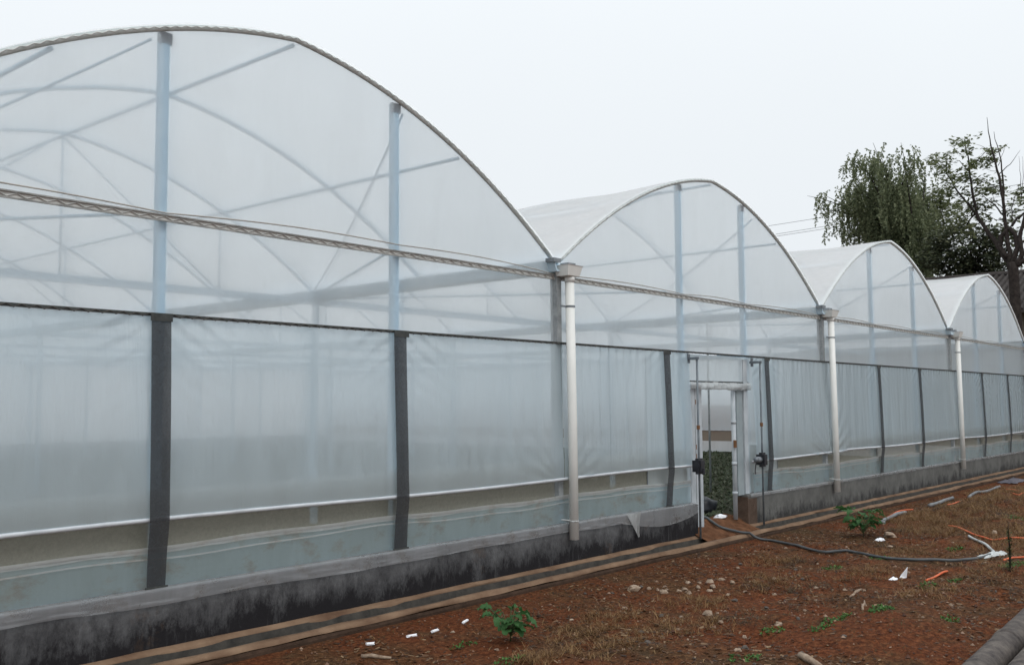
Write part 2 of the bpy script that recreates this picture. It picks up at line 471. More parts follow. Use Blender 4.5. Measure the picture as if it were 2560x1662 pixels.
def axis(fine0, fine1, step, far):
    a = list(np.arange(fine0, fine1, step))
    out, d, x = [], step * 2, fine1
    while x < far:
        out.append(x); x += d; d *= 1.5
    out.append(far)
    lo, d, x = [], step * 2, fine0 - step
    while x > -far:
        lo.append(x); x -= d; d *= 1.5
    lo.append(-far)
    return lo[::-1] + a + out
xs = axis(-8, 10, .055, 900)
xs = [x for x in xs if x <= 10] + list(np.arange(10.1, 26, .12)) + [x for x in axis(-8, 26, .12, 900) if x > 26]
ys = axis(-7.0, -.44, .055, 900)
g = MB()
nx, ny = len(xs), len(ys)
for y in ys:
    for x in xs:
        g.v.append((x, y, gz(x, y)))
for j in range(ny - 1):
    for i in range(nx - 1):
        q = j * nx + i
        g.f.append((q, q + 1, q + nx + 1, q + nx))
g.build('ground', 'soil', kind='structure', smooth=True)

# ---------------------------------------------------------------- greenhouse dimensions
G = [-8.1, 0.0, 8.15, 15.95, 23.5]           # gutter lines
MID = [(G[i] + G[i + 1]) / 2 for i in range(4)]
HALF = [(G[i + 1] - G[i]) / 2 for i in range(4)]
LEN = 33.6
Z_RAIL, Z_LOCK, Z_ROLL, Z_WIRE, Z_WALL, Z_GUT = 3.60, 2.775, 1.09, .858, .533, 3.77
Z_IN = .2
def arch_z(i, x):
    u = abs(x - MID[i]) / HALF[i] * 3.98
    return 5.53 - .1 * u - .086 * u * u
DOOR0, DOOR1 = 3.26, 4.86

# drainage channel and kerb in front of the wall
ch = MB()
ch.extrude_profile([(-.09, -.2), (-.09, .068), (-.11, .066), (-.158, .046), (-.164, .038), (-.166, -.2)], -12, 24.2, 480, .012)
ledge = ch.build('wall_footing', 'mortar', kind='structure', smooth=True)
ch = MB(); ch.extrude_profile([(-.16, -.3), (-.168, .034), (-.18, -.03), (-.325, -.04), (-.33, -.3)], -12, 24.2, 240, .004)
ch.build('drain_channel', 'channel', kind='structure')
ch = MB(); ch.extrude_profile([(-.327, -.3), (-.33, .0), (-.345, .012), (-.405, .008), (-.425, -.022), (-.427, -.03)], -12, 24.2, 480, .016)
ch.build('drain_kerb', 'mortar', kind='structure', smooth=True)
ch = MB(); ch.extrude_profile([(-.42, -.3), (-.432, -.034), (-.442, -.06), (-.45, -.3)], -12, 24.2, 240, .006)
ch.build('kerb_face', 'brick_face', kind='structure')

# low walls
def low_wall(x0, x1, mat, label):
    m = MB()
    m.extrude_profile([(.14, -.2), (.14, Z_WALL - .012), (.13, Z_WALL), (-.085, Z_WALL - .004), (-.1, Z_WALL - .018), (-.1, -.2)][::-1], x0, x1, int((x1 - x0) / .12), .006)
    return m.build('base_wall', mat, label=label, cat='wall')
wl = low_wall(-12, DOOR0, 'wall', 'long mould-blackened concrete base wall left of the door')
wr = low_wall(DOOR1, 24.0, 'wall2', 'grey concrete base wall right of the door')
e = MB(); e.extrude_profile([(.135, -.1), (.135, Z_WALL - .03), (-.103, Z_WALL - .03), (-.103, -.1)], DOOR1 - .012, DOOR1 + .004, 1)
e.box(DOOR1 - .01, DOOR1 + .30, -.106, -.098, .03, Z_WALL - .06)
e.build('stained_end', 'wall_end', wr, label='wall end stained brown by soil')

# floor inside
fl = MB()
def floor_pt(a, b):
    x = -9 + 33.6 * a; y = .16 + (LEN + 1.2) * b
    return (x, y, Z_IN + .03 * fbm(x, y, .8, 3))
fl.grid(floor_pt, 150, 150)
fl.build('greenhouse_floor', 'inner_soil', kind='structure', smooth=True)
th = MB()
def th_pt(a, b):
    x = DOOR0 - .1 + (DOOR1 - DOOR0 + .085) * a; y = -.34 + .62 * b
    return (x, y, -.0 + .2 * min(1, b * 1.25) ** 1.2 + .03 * fbm(x, y, 5, 5) + (.01 if b > 0 else -.06))
th.grid(th_pt, 30, 14)
th.build('door_threshold', mottled('threshold_soil', (.05, .022, .011), (.17, .08, .042), 6, .95, 0, .8, .02, .1), kind='structure', smooth=True)

# ---------------------------------------------------------------- greenhouse
gh = thing('greenhouse', 'white film multi-span greenhouse with four arched roofs and a doorway', 'greenhouse', loc=(0, 0, 0))

def wr_(x, z, s): return noise.noise((x * s, z * s * .6, 5.5))

YA = .0     # film plane of the gable
for i in range(4):
    x0, x1 = G[i] + .06, G[i + 1] - .06
    m = MB()
    def gable(a, b):
        x = x0 + (x1 - x0) * a
        zt = max(Z_LOCK + .02, arch_z(i, x) - .02)
        z = Z_LOCK + (zt - Z_LOCK) * b
        return (x, YA + .012 * wr_(x, z, .7) * math.sin(math.pi * b), z)
    m.grid(gable, 64, 26)
    m.build('gable_film', 'gable_film', gh, smooth=True)
    # roof skin
    m = MB()
    def roof(a, b):
        x = G[i] + .07 + (G[i + 1] - G[i] - .14) * a
        y = -.04 + (LEN + .08) * b
        bay = y / 2.4
        sag = .035 * math.sin(math.pi * (bay % 1.0)) ** 2
        return (x, y, arch_z(i, x) + .035 - sag)
    m.grid(roof, 40, 112)
    m.build('roof_film', 'roof_film', gh, smooth=True)
    # front arch tube, with the film lock channel on its face
    m = MB()
    pts = []
    for k in range(41):
        x = G[i] + .10 + (G[i + 1] - G[i] - .2) * k / 40
        pts.append((x, -.005, arch_z(i, x)))
    m.tube(pts, .027, 8)
    a = m.build('front_arch', 'arch_steel', gh, smooth=True)
    m = MB()
    zig = []
    for k in range(len(pts) - 1):
        p, q = Vector(pts[k]), Vector(pts[k + 1])
        for h in range(4):
            zig.append(p.lerp(q, h * .25) + Vector((0, -.032, .010 if h % 2 == 0 else -.006)))
    m.tube(zig, .0035, 4)
    m.build('spring_wire', 'wire', a)
    # inner arches
    for k in range(1, 15):
        y = 2.4 * k
        m = MB()
        pts = [(G[i] + .1 + (G[i + 1] - G[i] - .2) * h / 20, y, arch_z(i, G[i] + .1 + (G[i + 1] - G[i] - .2) * h / 20) - .01) for h in range(21)]
        m.tube(pts, .024, 6)
        m.build('hoop', 'steel', gh, smooth=True)
    # purlins
    for dx in (0, -.57, .57):
        x = MID[i] + dx * HALF[i]
        m = MB(); m.tube([(x, .03, arch_z(i, x) - .05), (x, LEN - .03, arch_z(i, x) - .05)], .021, 6)
        m.build('purlin', 'steel', gh, smooth=True)
    # trusses every second hoop
    for k in range(1, 7):
        y = 4.8 * k
        m = MB(); m.box(G[i] + .06, G[i + 1] - .06, y - .035, y + .035, 3.6, 3.70)
        b = m.build('tie_beam', 'steel', gh)
        for dx in (0, -.57, .57):
            x = MID[i] + dx * HALF[i]
            m = MB(); m.tube([(x, y, 3.70), (x, y, arch_z(i, x) - .03)], .017, 6); m.build('strut', 'steel', b, smooth=True)
        for s in (-1, 1):
            x = MID[i] + s * .57 * HALF[i]
            m = MB(); m.tube([(x - s * .03, y + .03, 3.71), (MID[i] + s * .03, y + .03, arch_z(i, MID[i]) - .06)], .012, 6); m.build('brace', 'steel', b, smooth=True)
    # braces from the gable to the first truss
    for s in (-1, 1):
        x = MID[i] + s * .36 * HALF[i]
        xe = G[i] + .12 if s < 0 else G[i + 1] - .12
        m = MB()
        a0, a1 = Vector((x, .05, arch_z(i, x) - .08)), Vector((xe, 4.75, 3.74))
        m.tube([a0.lerp(a1, h / 8) + Vector((0, 0, -.12 * math.sin(math.pi * h / 8))) for h in range(9)], .013, 6)
        m.build('wind_brace', 'steel', gh, smooth=True)
        m = MB(); m.tube([(MID[i] + s * .33 * HALF[i], .06, 3.66), (xe, 4.74, 3.70)], .016, 6)
        m.build('wind_brace', 'steel', gh, smooth=True)

POSTS = [-5.39, -2.71, 3.10, 5.12, 10.90, 13.55, 18.45, 21.0]
for x in POSTS:
    i = max(k for k in range(4) if x > G[k])
    m = MB(); m.box(x - .04, x + .04, .02, .09, Z_WALL - .02 if not (3 < x < 5.3) else .0, arch_z(i, x) - .035)
    p = m.build('gable_post', 'steel', gh)
    m = MB(); m.box(x - .06, x + .06, .015, .05, arch_z(i, x) - .13, arch_z(i, x) - .03)
    m.build('bracket', 'grey_metal', p)

# gutters, front columns, inner columns
for k, x in enumerate(G):
    m = MB()
    pr = [(-.19, 3.80), (-.16, 3.80), (-.11, 3.69), (.11, 3.69), (.16, 3.80), (.19, 3.80), (.125, 3.665), (-.125, 3.665)]
    b = len(m.v)
    for y in (-.12, LEN + .1):
        for (dx, z) in pr: m.v.append((x + dx, y, z))
    n = len(pr)
    for j in range(n):
        j2 = (j + 1) % n
        m.f.append((b + j, b + j2, b + n + j2, b + n + j))
    m.f.append(tuple(b + j for j in range(n))[::-1]); m.f.append(tuple(b + n + j for j in range(n)))
    gt = m.build('gutter', 'gutter_steel', gh)
    for s in (-1, 1):
        m = MB(); m.box(x + s * .15 - .075, x + s * .15 + .075, -.15, -.02, 3.775 - .03 * (s > 0), 3.825 - .03 * (s > 0)); m.build('gutter_clip', 'grey_metal', gt)
    m = MB(); m.box(x - .045, x + .045, -.055, .05, 0.0, 3.66)
    m.build('front_column', 'column_steel', gh)
    for q in range(1, 8):
        m = MB(); m.box(x - .035, x + .035, 4.8 * q - .05, 4.8 * q + .05, .1, 3.66)
        m.build('column', 'steel', gh)

m = MB(); m.tube([(G[2], 2.4, .1), (G[2], 2.4, 3.66)], .022, 8); m.build('column', 'column_steel', gh, smooth=True)
# film lock rails across the gable
def rail_run(x0, x1):
    m = MB()
    m.box(x0, x1, -.028, -.016, Z_RAIL - .026, Z_RAIL + .026)
    r = m.build('lock_rail', 'rail', gh)
    for dz in (-.026, .026):
        m = MB(); m.box(x0, x1, -.044, -.0285, Z_RAIL + dz - .006, Z_RAIL + dz + .006); m.build('rail_lip', 'rail_lip', r)
    m = MB()
    zig = []
    n = int((x1 - x0) / .075)
    for k in range(n + 1):
        zig.append((x0 + (x1 - x0) * k / n, -.036, Z_RAIL + (.015 if k % 2 else -.015)))
    m.tube(zig, .0055, 4); m.build('spring_wire', 'wire', r)
    return r
for i in range(4):
    rail_run(G[i] + .06, G[i + 1] - .06)
    # slack cable along the top of the rail
    m = MB()
    ps = [p for p in POSTS if G[i] < p < G[i + 1]]
    kn = [G[i] + .08] + ps + [G[i + 1] - .08]
    pts = []
    for a, b in zip(kn[:-1], kn[1:]):
        for h in range(8):
            t = h / 8
            lift = .035 * math.sin(math.pi * t) + .012
            if i == 0 and b == kn[-1]: lift += .05 * (1 - t)
            if i == 0 and a == ps[0]: lift += .05 * t
            pts.append((a + (b - a) * t, -.036, Z_RAIL + .03 + lift))
    pts.append((kn[-1], -.036, Z_RAIL + .035))
    m.tube(pts, .007, 5); m.build('slack_cable', 'cable', gh)
m = MB(); m.box(G[0], G[4], -.085, -.058, Z_LOCK - .013, Z_LOCK + .013); lr = m.build('lower_lock_rail', 'dark_rail', gh)
m = MB(); zig = []
for k in range(560): zig.append((G[0] + (G[4] - G[0]) * k / 559, -.09, Z_LOCK - .005 + (.013 if k % 2 else -.013)))
m.tube(zig, .004, 4); m.build('spring_wire', 'dark_wire', lr)

# insect screen behind the curtain, wire, skirt and flap
STRAPS = [(-5.45, .085), (-2.745, .09), (2.47, .085), (5.66, .085), (10.85, .085), (13.42, .085), (18.44, .085), (21.02, .085), (22.93, .085)]
RUNS = [(G[0], 3.14), (5.16, G[4])]
CX = [[x for x in (G[0], G[1], 3.14)], [5.16, G[2], G[3], G[4]]]
def roll_y(x): return -.105
def roll_z(x): return Z_ROLL + (.012 * math.sin(x * .9) - (.02 if x > 5 and x < 9 else 0))
for run in CX:
    for a, b in zip(run[:-1], run[1:]):
        m = MB(); m.grid(lambda s, t: (a + (b - a) * s, .012, Z_WALL + .01 + (1.32 - Z_WALL) * t), 4, 4)
        m.build('insect_screen', 'screen', gh)
        m = MB()
        nu = int((b - a) / .045)
        def curt(s, t):
            x = a + .004 + (b - a - .008) * s
            z = Z_LOCK - .008 + (roll_z(x) - Z_LOCK) * t
            y = -.068 + (roll_y(x) - .012 + .068) * t
            # hanging wrinkles, tighter at the rail, fanning at the column lines
            wv = .005 * wr_(x + .25 * t, 3 + z * .12, 5.0) + .002 * wr_(x, z * .25, 12)
            top = math.exp(-t * 9)
            wv += .014 * top * math.sin(x * 34 + 6 * t + 3 * wr_(x, 0, 1.1)) * (.3 + .7 * abs(wr_(x, 1, .8)))
            for c, _ in STRAPS:
                dx = x - c
                if abs(dx) < 1.2:
                    wv += .016 * math.exp(-(((abs(dx) - .3) / .35) ** 2)) * math.exp(-t * 6) * math.sin(abs(dx) * 22 - t * 60 + 2 * wr_(x, z, 3)) * (.4 + abs(wr_(c, 2, 9)))
            for c in G:
                dx = x - c
                if abs(dx) < 1.6:
                    an = math.atan2(abs(dx) + .02, (1 - t) * 1.7 + .1)
                    wv += .016 * math.exp(-((dx / .8) ** 2)) * math.sin(an * 24 + wr_(x, z, 2)) * t ** 2 * (1 if c == G[2] else .15)
            return (x, y - max(-.012, wv), z)
        m.grid(curt, nu, 64)
        m.build('roll_up_curtain', 'curtain_film', gh, smooth=True)
    x0, x1 = run[0], run[-1]
    m = MB()
    xx0 = x0 if x0 < 0 else x0 - .12
    xx1 = x1 + .12 if x1 < 4 else x1
    m.tube([(xx0 + (xx1 - xx0) * k / 60, roll_y(0), roll_z(xx0 + (xx1 - xx0) * k / 60)) for k in range(61)], .021, 8)
    m.build('roll_bar', 'roll_bar', gh, smooth=True)
    m = MB()
    def wz(x): return Z_WIRE + .01 * math.sin(x * 1.3) + .006 * math.sin(x * 4.1 + 1)
    n = int((x1 - x0) / .2)
    m.tube([(x0 + (x1 - x0) * k / n, -.06, wz(x0 + (x1 - x0) * k / n)) for k in range(n + 1)], .006, 5)
    m.build('skirt_wire', 'dark_wire', gh)
    m = MB()
    def hem(s, t):
        x = x0 + (x1 - x0) * s
        return (x, -.066 - .006 * abs(wr_(x, 0, 5)), wz(x) + .028 - (.05 + .012 * wr_(x, 4, 2.5)) * t)
    m.grid(hem, int((x1 - x0) / .08), 2)
    m.build('skirt_hem', 'hem_film', gh, smooth=True)
    m = MB()
    def skirt(s, t):
        x = x0 + (x1 - x0) * s
        z = Z_WALL - .008 + (wz(x) - Z_WALL) * t
        return (x, -.055 + .012 * wr_(x, z * 2, 3) - .006 * wr_(x, z, 9), z)
    m.grid(skirt, int((x1 - x0) / .08), 8)
    m.build('skirt_film', 'skirt_film', gh, smooth=True)
    m = MB()
    def fold(s, t):
        x = x0 + (x1 - x0) * s
        return (x, -.072 - .004 * abs(wr_(x, 0, 5)), wz(x) - .055 + .022 * wr_(x, 6, .7) - .014 * t)
    m.grid(fold, int((x1 - x0) / .08), 1)
    m.build('skirt_fold', 'hem_film', gh, smooth=True)
    m = MB()
    n = int((x1 - x0) / .2)
    m.tube([(x0 + (x1 - x0) * k / n, -.068, Z_WALL + .012) for k in range(n + 1)], .006, 5)
    m.build('skirt_batten', 'dark_wire', gh)
    # loose tail of the skirt lapping over the wall top
    m = MB()
    xe = DOOR0 - .01 if x0 < 0 else x1
    xs0 = x0 if x0 < 0 else DOOR1 + .06
    def flap(s, t):
        x = xs0 + (xe - xs0) * s
        drop = (.10 + .035 * wr_(x, 7, .8) + .006 * wr_(x, 2, 4)) if x0 < 0 else (.025 + .02 * abs(wr_(x, 7, 2.2)))
        if x0 < 0 and x > 1.2:
            drop += .13 * max(0, math.sin((x - 1.2) * 1.55)) ** 1.0
        lift = .004 * wr_(x, 1, 3)
        if t < .3:
            k = t / .3
            return (x, -.062 - .04 * k, Z_WALL + .016 + .004 * math.sin(3 * k) + lift)
        if t < .55:
            k = (t - .3) / .25
            return (x, -.102 - .022 * math.sin(k * 1.57), Z_WALL + .016 - .022 * (1 - math.cos(k * 1.57)) + lift)
        k = (t - .55) / .45
        return (x, -.124 - .010 * abs(wr_(x, k * 2, 4)) * k, Z_WALL - .006 - drop * k + lift)
    m.grid(flap, int((xe - xs0) / .06), 20)
    m.build('wall_flap', 'flap_film', gh, smooth=True)
# torn corner of the flap
m = MB()
m.grid(lambda s, t: (1.32 + .34 * s * (1 - .75 * t) + .25 * t, -.135 - .02 * math.sin(3 * s + 2 * t), Z_WALL + .01 - .33 * t), 6, 8)
m.build('torn_film', 'header_film', gh, smooth=True)

# black straps holding the curtain
for x, hw in STRAPS:
    m = MB()
    path = [(-.094, Z_LOCK + .01), (-.098, 2.7), (-.115, 2.2), (-.128, 1.7), (-.137, 1.25), (-.143, 1.1), (-.138, 1.02), (-.115, .85), (-.1, .65), (-.092, Z_WALL + .015)]
    jit = random.uniform(-.015, .015)
    def strap(s, t):
        k = t * (len(path) - 1); q = min(int(k), len(path) - 2); f = k - q
        y = path[q][0] * (1 - f) + path[q + 1][0] * f; z = path[q][1] * (1 - f) + path[q + 1][1] * f
        xx = x + (s - .5) * 2 * hw * (1 + .05 * math.sin(3 * t + x)) + .012 * wr_(x, z, 1.3) + jit * math.sin(3.1 * t)
        return (xx, y - .012 * (1 - (2 * s - 1) ** 2) * (.5 + .5 * wr_(x + s, z, 2)), z)
    m.grid(strap, 6, 36)
    st = m.build('curtain_strap', 'shade_cloth', gh, smooth=True)
    m = MB(); m.box(x - hw - .01, x + hw + .015, -.108, -.1, Z_LOCK - .055, Z_LOCK + .012); m.build('strap_clamp', 'dark_rail', st)
    m = MB(); m.box(x - hw - .01, x + hw + .015, -.106, -.094, Z_WALL + .0145, Z_WALL + .03); m.build('strap_clamp', 'dark_rail', st)

# fixed film on both sides of the door
for (a, b) in ((2.05, 3.24), (4.93, 6.15)):
    m = MB()
    m.grid(lambda s, t: (a + (b - a) * s, .002 + .008 * wr_(a + (b - a) * s, t * 2, 5), Z_WALL + .02 + (Z_LOCK - .04 - Z_WALL) * t), 24, 30)
    f = m.build('door_side_film', 'door_film', gh, smooth=True)
    xe = a if a < 4 else b
    m = MB(); m.tube([(xe, -.004, Z_WALL + .3), (xe, -.004, Z_LOCK - .06)], .008, 5); m.build('seam_batten', 'grey_metal', f)

# door frame and header
m = MB()
m.grid(lambda s, t: (3.14 + 2.02 * s, -.02 + .006 * wr_(s * 4, t, 2), 2.33 + (Z_LOCK - 2.35) * t), 20, 8)
m.build('transom_film', 'door_film', gh, smooth=True)
m = MB()
m.box(3.25, 3.395, -.005, .055, .04, 2.30)
dj = m.build('door_jamb', 'door_white', gh)
m = MB(); m.box(3.40, 3.63, .01, .07, .06, 2.28); m.build('jamb_board', 'door_white', dj)
m = MB(); m.box(3.395, 3.399, -.012, .06, .08, 2.29); m.build('jamb_seam', 'column_steel', dj)
for z in (2.0, 1.32, 1.18):
    m = MB(); m.box(3.42, 3.445, -.0, .0095, z, z + .07); m.build('hinge_plate', 'rust', dj)
m = MB()
m.tube([(4.66, .02, .16), (4.66, .02, 2.26)], .036, 12)
dj = m.build('door_post', 'door_white', gh, smooth=True)
for z in (.55, 1.02, 1.68):
    m = MB(); m.tube([(4.66, .02, z), (4.66, .02, z + .05)], .042, 12); m.build('post_collar', 'door_white', dj, smooth=True)
m = MB(); m.box(4.60, 4.64, -.04, .0, 1.30, 1.42); m.build('latch', 'rust', dj)
m = MB(); m.box(4.72, 4.915, -.01, .05, Z_WALL + .0, 2.27); m.build('door_side_panel', 'door_grey', gh)
m = MB(); m.box(4.93, 5.06, -.035, .018, Z_WALL + .01, 2.72); m.build('door_jamb', 'door_white', gh)
m = MB()
m.tube([(3.16, -.02, 2.345), (5.10, -.02, 2.345)], .012, 6)
hd = m.build('door_header', 'dark_rail', gh)
m = MB()
def head(s, t):
    x = 3.17 + 1.92 * s
    an = -2.5 + 4.6 * t
    rr = .055 + .018 * wr_(x, an * .3, 7) + .012 * wr_(x, an, 17)
    return (x, -.03 - rr * math.cos(an * .7), 2.28 + (rr * 1.25) * math.sin(an) * .8)
m.grid(head, 70, 10)
m.build('header_roll', 'header_film', hd, smooth=True)

# roll-up drives at both sides of the door
def drive(x, zg, flip, label):
    d = MB(); d.tube([(x, -.21, zg), (x, -.21, 2.70)], .0165, 8)
    o = d.build('guide_pole', 'pole', gh, smooth=True)
    m = MB(); m.box(x - .02, x + .02, -.235, -.03, 2.66, 2.70); m.box(x - .035, x + .035, -.075, -.06, 2.61, 2.75); m.build('pole_bracket', 'pole', o)
    m = MB()
    m.box(x - .05, x + .05, -.275, -.125, Z_ROLL - .085, Z_ROLL + .085)
    m.box(x - .065, x + .065, -.235, -.185, Z_ROLL - .115, Z_ROLL + .115)
    m.tube([(x - .07, -.2, Z_ROLL), (x + .07, -.2, Z_ROLL)], .055, 10)
    gb = m.build('crank_gearbox', 'black_plastic', o)
    m = MB()
    if flip:
        m.tube([(x - .05, -.2, Z_ROLL), (x - .20, -.2, Z_ROLL + .01)], .05, 10)
        m.tube([(x - .2, -.2, Z_ROLL + .01), (x - .225, -.2, Z_ROLL + .012)], [.05, .02], 10)
        m.build('crank_motor', 'grey_metal', gb, smooth=True)
        m = MB(); m.tube([(x - .2, -.21, Z_ROLL), (x - .24, -.21, Z_ROLL - .07), (x - .245, -.2, Z_ROLL - .17), (x - .22, -.19, Z_ROLL - .22)], .008, 5); m.build('motor_lead', 'black_plastic', gb)
    else:
        m.tube([(x, -.285, Z_ROLL - .03), (x, -.285, Z_ROLL - .12)], .022, 8); m.build('crank_socket', 'black_plastic', gb)
    m = MB(); m.tube([(x, -.21, 1.63), (x, -.21, 1.69)], .026, 8); m.build('pole_collar', 'rust', o)
drive(3.13, .03, False, '')
drive(5.18, .03, True, '')

# downpipes with rain heads
for k, x in enumerate((.085, 8.27, 16.16)):
    m = MB()
    m.tube([(x, -.185, .35), (x, -.18, 1.8), (x - .01, -.165, 3.62)], .058, 16)
    dp = m.build('downpipe', 'pvc', gh, smooth=True)
    m = MB()
    b = 0
    for (z, hx, hy) in ((3.61, .115, .085), (3.615, .12, .09), (3.735, .15, .12), (3.745, .158, .128)):
        m.v += [(x - .02 - hx, -.15 - hy, z), (x - .02 + hx, -.15 - hy, z), (x - .02 + hx, -.15 + hy, z), (x - .02 - hx, -.15 + hy, z)]
    for q in range(3):
        for c in range(4):
            c2 = (c + 1) % 4
            m.f.append((q * 4 + c, q * 4 + c2, q * 4 + 4 + c2, q * 4 + 4 + c))
    m.f.append((3, 2, 1, 0)); m.f.append((12, 13, 14, 15))
    m.build('rain_head', 'pvc', dp)
    m = MB(); m.tube([(x - .01, -.167, 3.54), (x - .01, -.166, 3.612)], .064, 16); m.build('pipe_socket', 'pvc', dp, smooth=True)
    m = MB(); m.tube([(x - .005, -.169, 3.22), (x - .005, -.169, 3.245)], .062, 16); m.box(x - .16, x - .05, -.15, -.13, 3.222, 3.243); m.build('pipe_clamp', 'grey_metal', dp, smooth=False)
    m = MB(); m.tube([(x - .15, -.11, .6), (x - .05, -.15, .585), (x + .0, -.247, .575), (x + .06, -.2, .575)], .009, 6); m.tube([(x, -.184, .568), (x, -.184, .582)], .0615, 16); m.build('pipe_tie', 'plastic_rag', dp, smooth=True)

# side walls and the far end
for x, nm in ((G[0], 0), (G[4], 1)):
    m = MB(); m.grid(lambda s, t: (x, .1 + (LEN - .1) * s, 1.0 + (3.66 - 1.0) * t), 40, 8); m.build('side_film', 'curtain_film', gh, smooth=True)
    m = MB(); m.grid(lambda s, t: (x, .1 + (LEN - .1) * s, .6 + (.98 - .6) * t), 20, 2); m.build('side_screen', 'screen', gh)
    m = MB(); m.grid(lambda s, t: (x, .1 + (LEN - .1) * s, .1 + (.6 - .1) * t), 20, 2); m.build('side_skirt', 'door_film', gh)
    m = MB(); m.tube([(x - .03, .1, 1.0), (x - .03, LEN, 1.0)], .022, 6); m.build('side_roll_bar', 'roll_bar', gh)
for i in range(4):
    m = MB()
    def back(a, b):
        x = G[i] + (G[i + 1] - G[i]) * a
        return (x, LEN, .55 + (arch_z(i, min(max(x, G[i] + .1), G[i + 1] - .1)) - .55) * b)
    m.grid(back, 40, 10); m.build('end_film', 'roof_film', gh, smooth=True)
m = MB(); m.box(G[0], G[4], LEN - .1, LEN + .1, 0, .55); m.build('base_wall', 'wall2', label='low concrete wall at the far end inside the greenhouse', cat='wall')

# weeds inside the house, seen through the doorway
rnd = random.Random(3)
m = MB()
for k in range(5200):
    x = rnd.uniform(3.3, 23); t = rnd.random()
    yc = .45 + (x - 3.3) * .53
    y = yc + rnd.gauss(0, 1.6)
    if y < .35: continue
    for q in range(3):
        an = rnd.uniform(0, 6.28); L = rnd.uniform(.04, .12)
        d = Vector((math.cos(an), math.sin(an), rnd.uniform(.3, 1.3))).normalized()
        s = Vector((-math.sin(an), math.cos(an), 0))
        m.leaf((x + rnd.uniform(-.05, .05), y + rnd.uniform(-.05, .05), Z_IN + .0), d, s, L, L * .28)
m.build('low_weeds', 'inner_weed', kind='stuff', label='low green weeds on the floor inside the greenhouse', cat='weeds')
def lump(name, mat, loc, sx, sy, sz, seed, label, cat, rough=.35):
    m = MB()
    def pt(a, b):
        th_, ph = a * 2 * math.pi, (b - .5) * math.pi
        d = Vector((math.cos(ph) * math.cos(th_), math.cos(ph) * math.sin(th_), math.sin(ph)))
        k = 1 + rough * noise.noise(d * 1.7 + Vector((seed, 0, 0)))
        return (d.x * sx * k, d.y * sy * k, d.z * sz * k)
    m.grid(pt, 16, 9)
    o = m.build(name, mat, smooth=True, label=label, cat=cat); o.location = loc
    return o
lump('plastic_sack', 'black_plastic', (4.95, .75, .30), .28, .2, .14, 3.3, 'dark plastic sack lying just inside the doorway', 'sack')
lump('film_scrap', 'paper', (4.42, .16, .215), .13, .07, .035, 8.1, 'white scrap of film on the door threshold', 'scrap', .8)

# ---------------------------------------------------------------- building beyond the right end
bd = thing('tiled_building', 'brown building with dark tiled roof behind the right end of the greenhouse', 'building', loc=(0, 0, 0))
BX0, BX1, BXR, BY0, BY1, BE, BR = 35.2, 44.0, 39.6, -14.0, 12.5, 6.05, 7.85
m = MB(); m.box(BX0, BX1, BY0, BY1, -.1, BE); m.build('wall', 'house_wall', bd)
m = MB()
for s, xe in ((-1, BX0 - .7), (1, BX1 + .7)):
    b = len(m.v)
    m.v += [(xe, BY0 - .4, BE - .3), (xe, BY1 + .4, BE - .3), (BXR, BY1 + .4, BR), (BXR, BY0 - .4, BR), (xe, BY0 - .4, BE - .42), (xe, BY1 + .4, BE - .42), (BXR, BY1 + .4, BR - .14), (BXR, BY0 - .4, BR - .14)]
    m.f += [tuple(b + q for q in z) for z in ((0, 1, 2, 3), (7, 6, 5, 4), (0, 4, 5, 1), (0, 3, 7, 4), (1, 5, 6, 2))]
rf = m.build('roof', 'tile', bd)
m = MB()
n = 104
for k in range(n):      # rows of half-round cover tiles running down the near slope
    y = BY0 - .3 + (BY1 - BY0 + .6) * k / (n - 1)
    pts = []
    for h in range(8):
        f = h / 7
        pts.append((BXR + (BX0 - .7 - BXR) * f, y, BR + (BE - .3 - BR) * f + .02 + .02 * (h % 2)))
    m.tube(pts, .08, 6)
o = m.build('tile_rows', 'tile', rf, kind='stuff')
m = MB(); m.tube([(BXR, BY0 - .4, BR + .05), (BXR, BY1 + .4, BR + .05)], .14, 8); m.build('ridge', 'tile', rf)
for y in (-6, -2.5, 1.0, 4.5, 8):
    m = MB(); m.box(BX0 - .06, BX0 - .01, y - .7, y + .7, 3.3, 4.9); f = m.build('window', 'house_trim', bd)
    m = MB(); m.box(BX0 - .075, BX0 - .062, y - .6, y - .04, 3.4, 4.8); m.box(BX0 - .075, BX0 - .062, y + .04, y + .6, 3.4, 4.8); m.build('pane', 'glass', f)
for y in (-8, -4.2, -.8, 2.75, 6.2, 9.8):
    m = MB(); m.box(BX0 - .12, BX0 - .002, y - .16, y + .16, 0, BE - .4); m.build('pilaster', 'house_trim', bd)

# ---------------------------------------------------------------- trees
def limb_path(pts, r0, r1, mb, n=7, jag=.05, rnd=random):
    pts = [Vector(p) for p in pts]
    out = []
    for a, b in zip(pts[:-1], pts[1:]):
        for h in range(3):
            q = a.lerp(b, h / 3)
            if h: q += Vector((rnd.uniform(-jag, jag), rnd.uniform(-jag, jag), rnd.uniform(-jag, jag)))
            out.append(q)
    out.append(pts[-1])
    N = len(out)
    mb.tube(out, [r0 + (r1 - r0) * k / (N - 1) for k in range(N)], n)
    return out

def c5(x, y, X): return at_x(1960 + x * .3365, 280 + y * .3365, X)

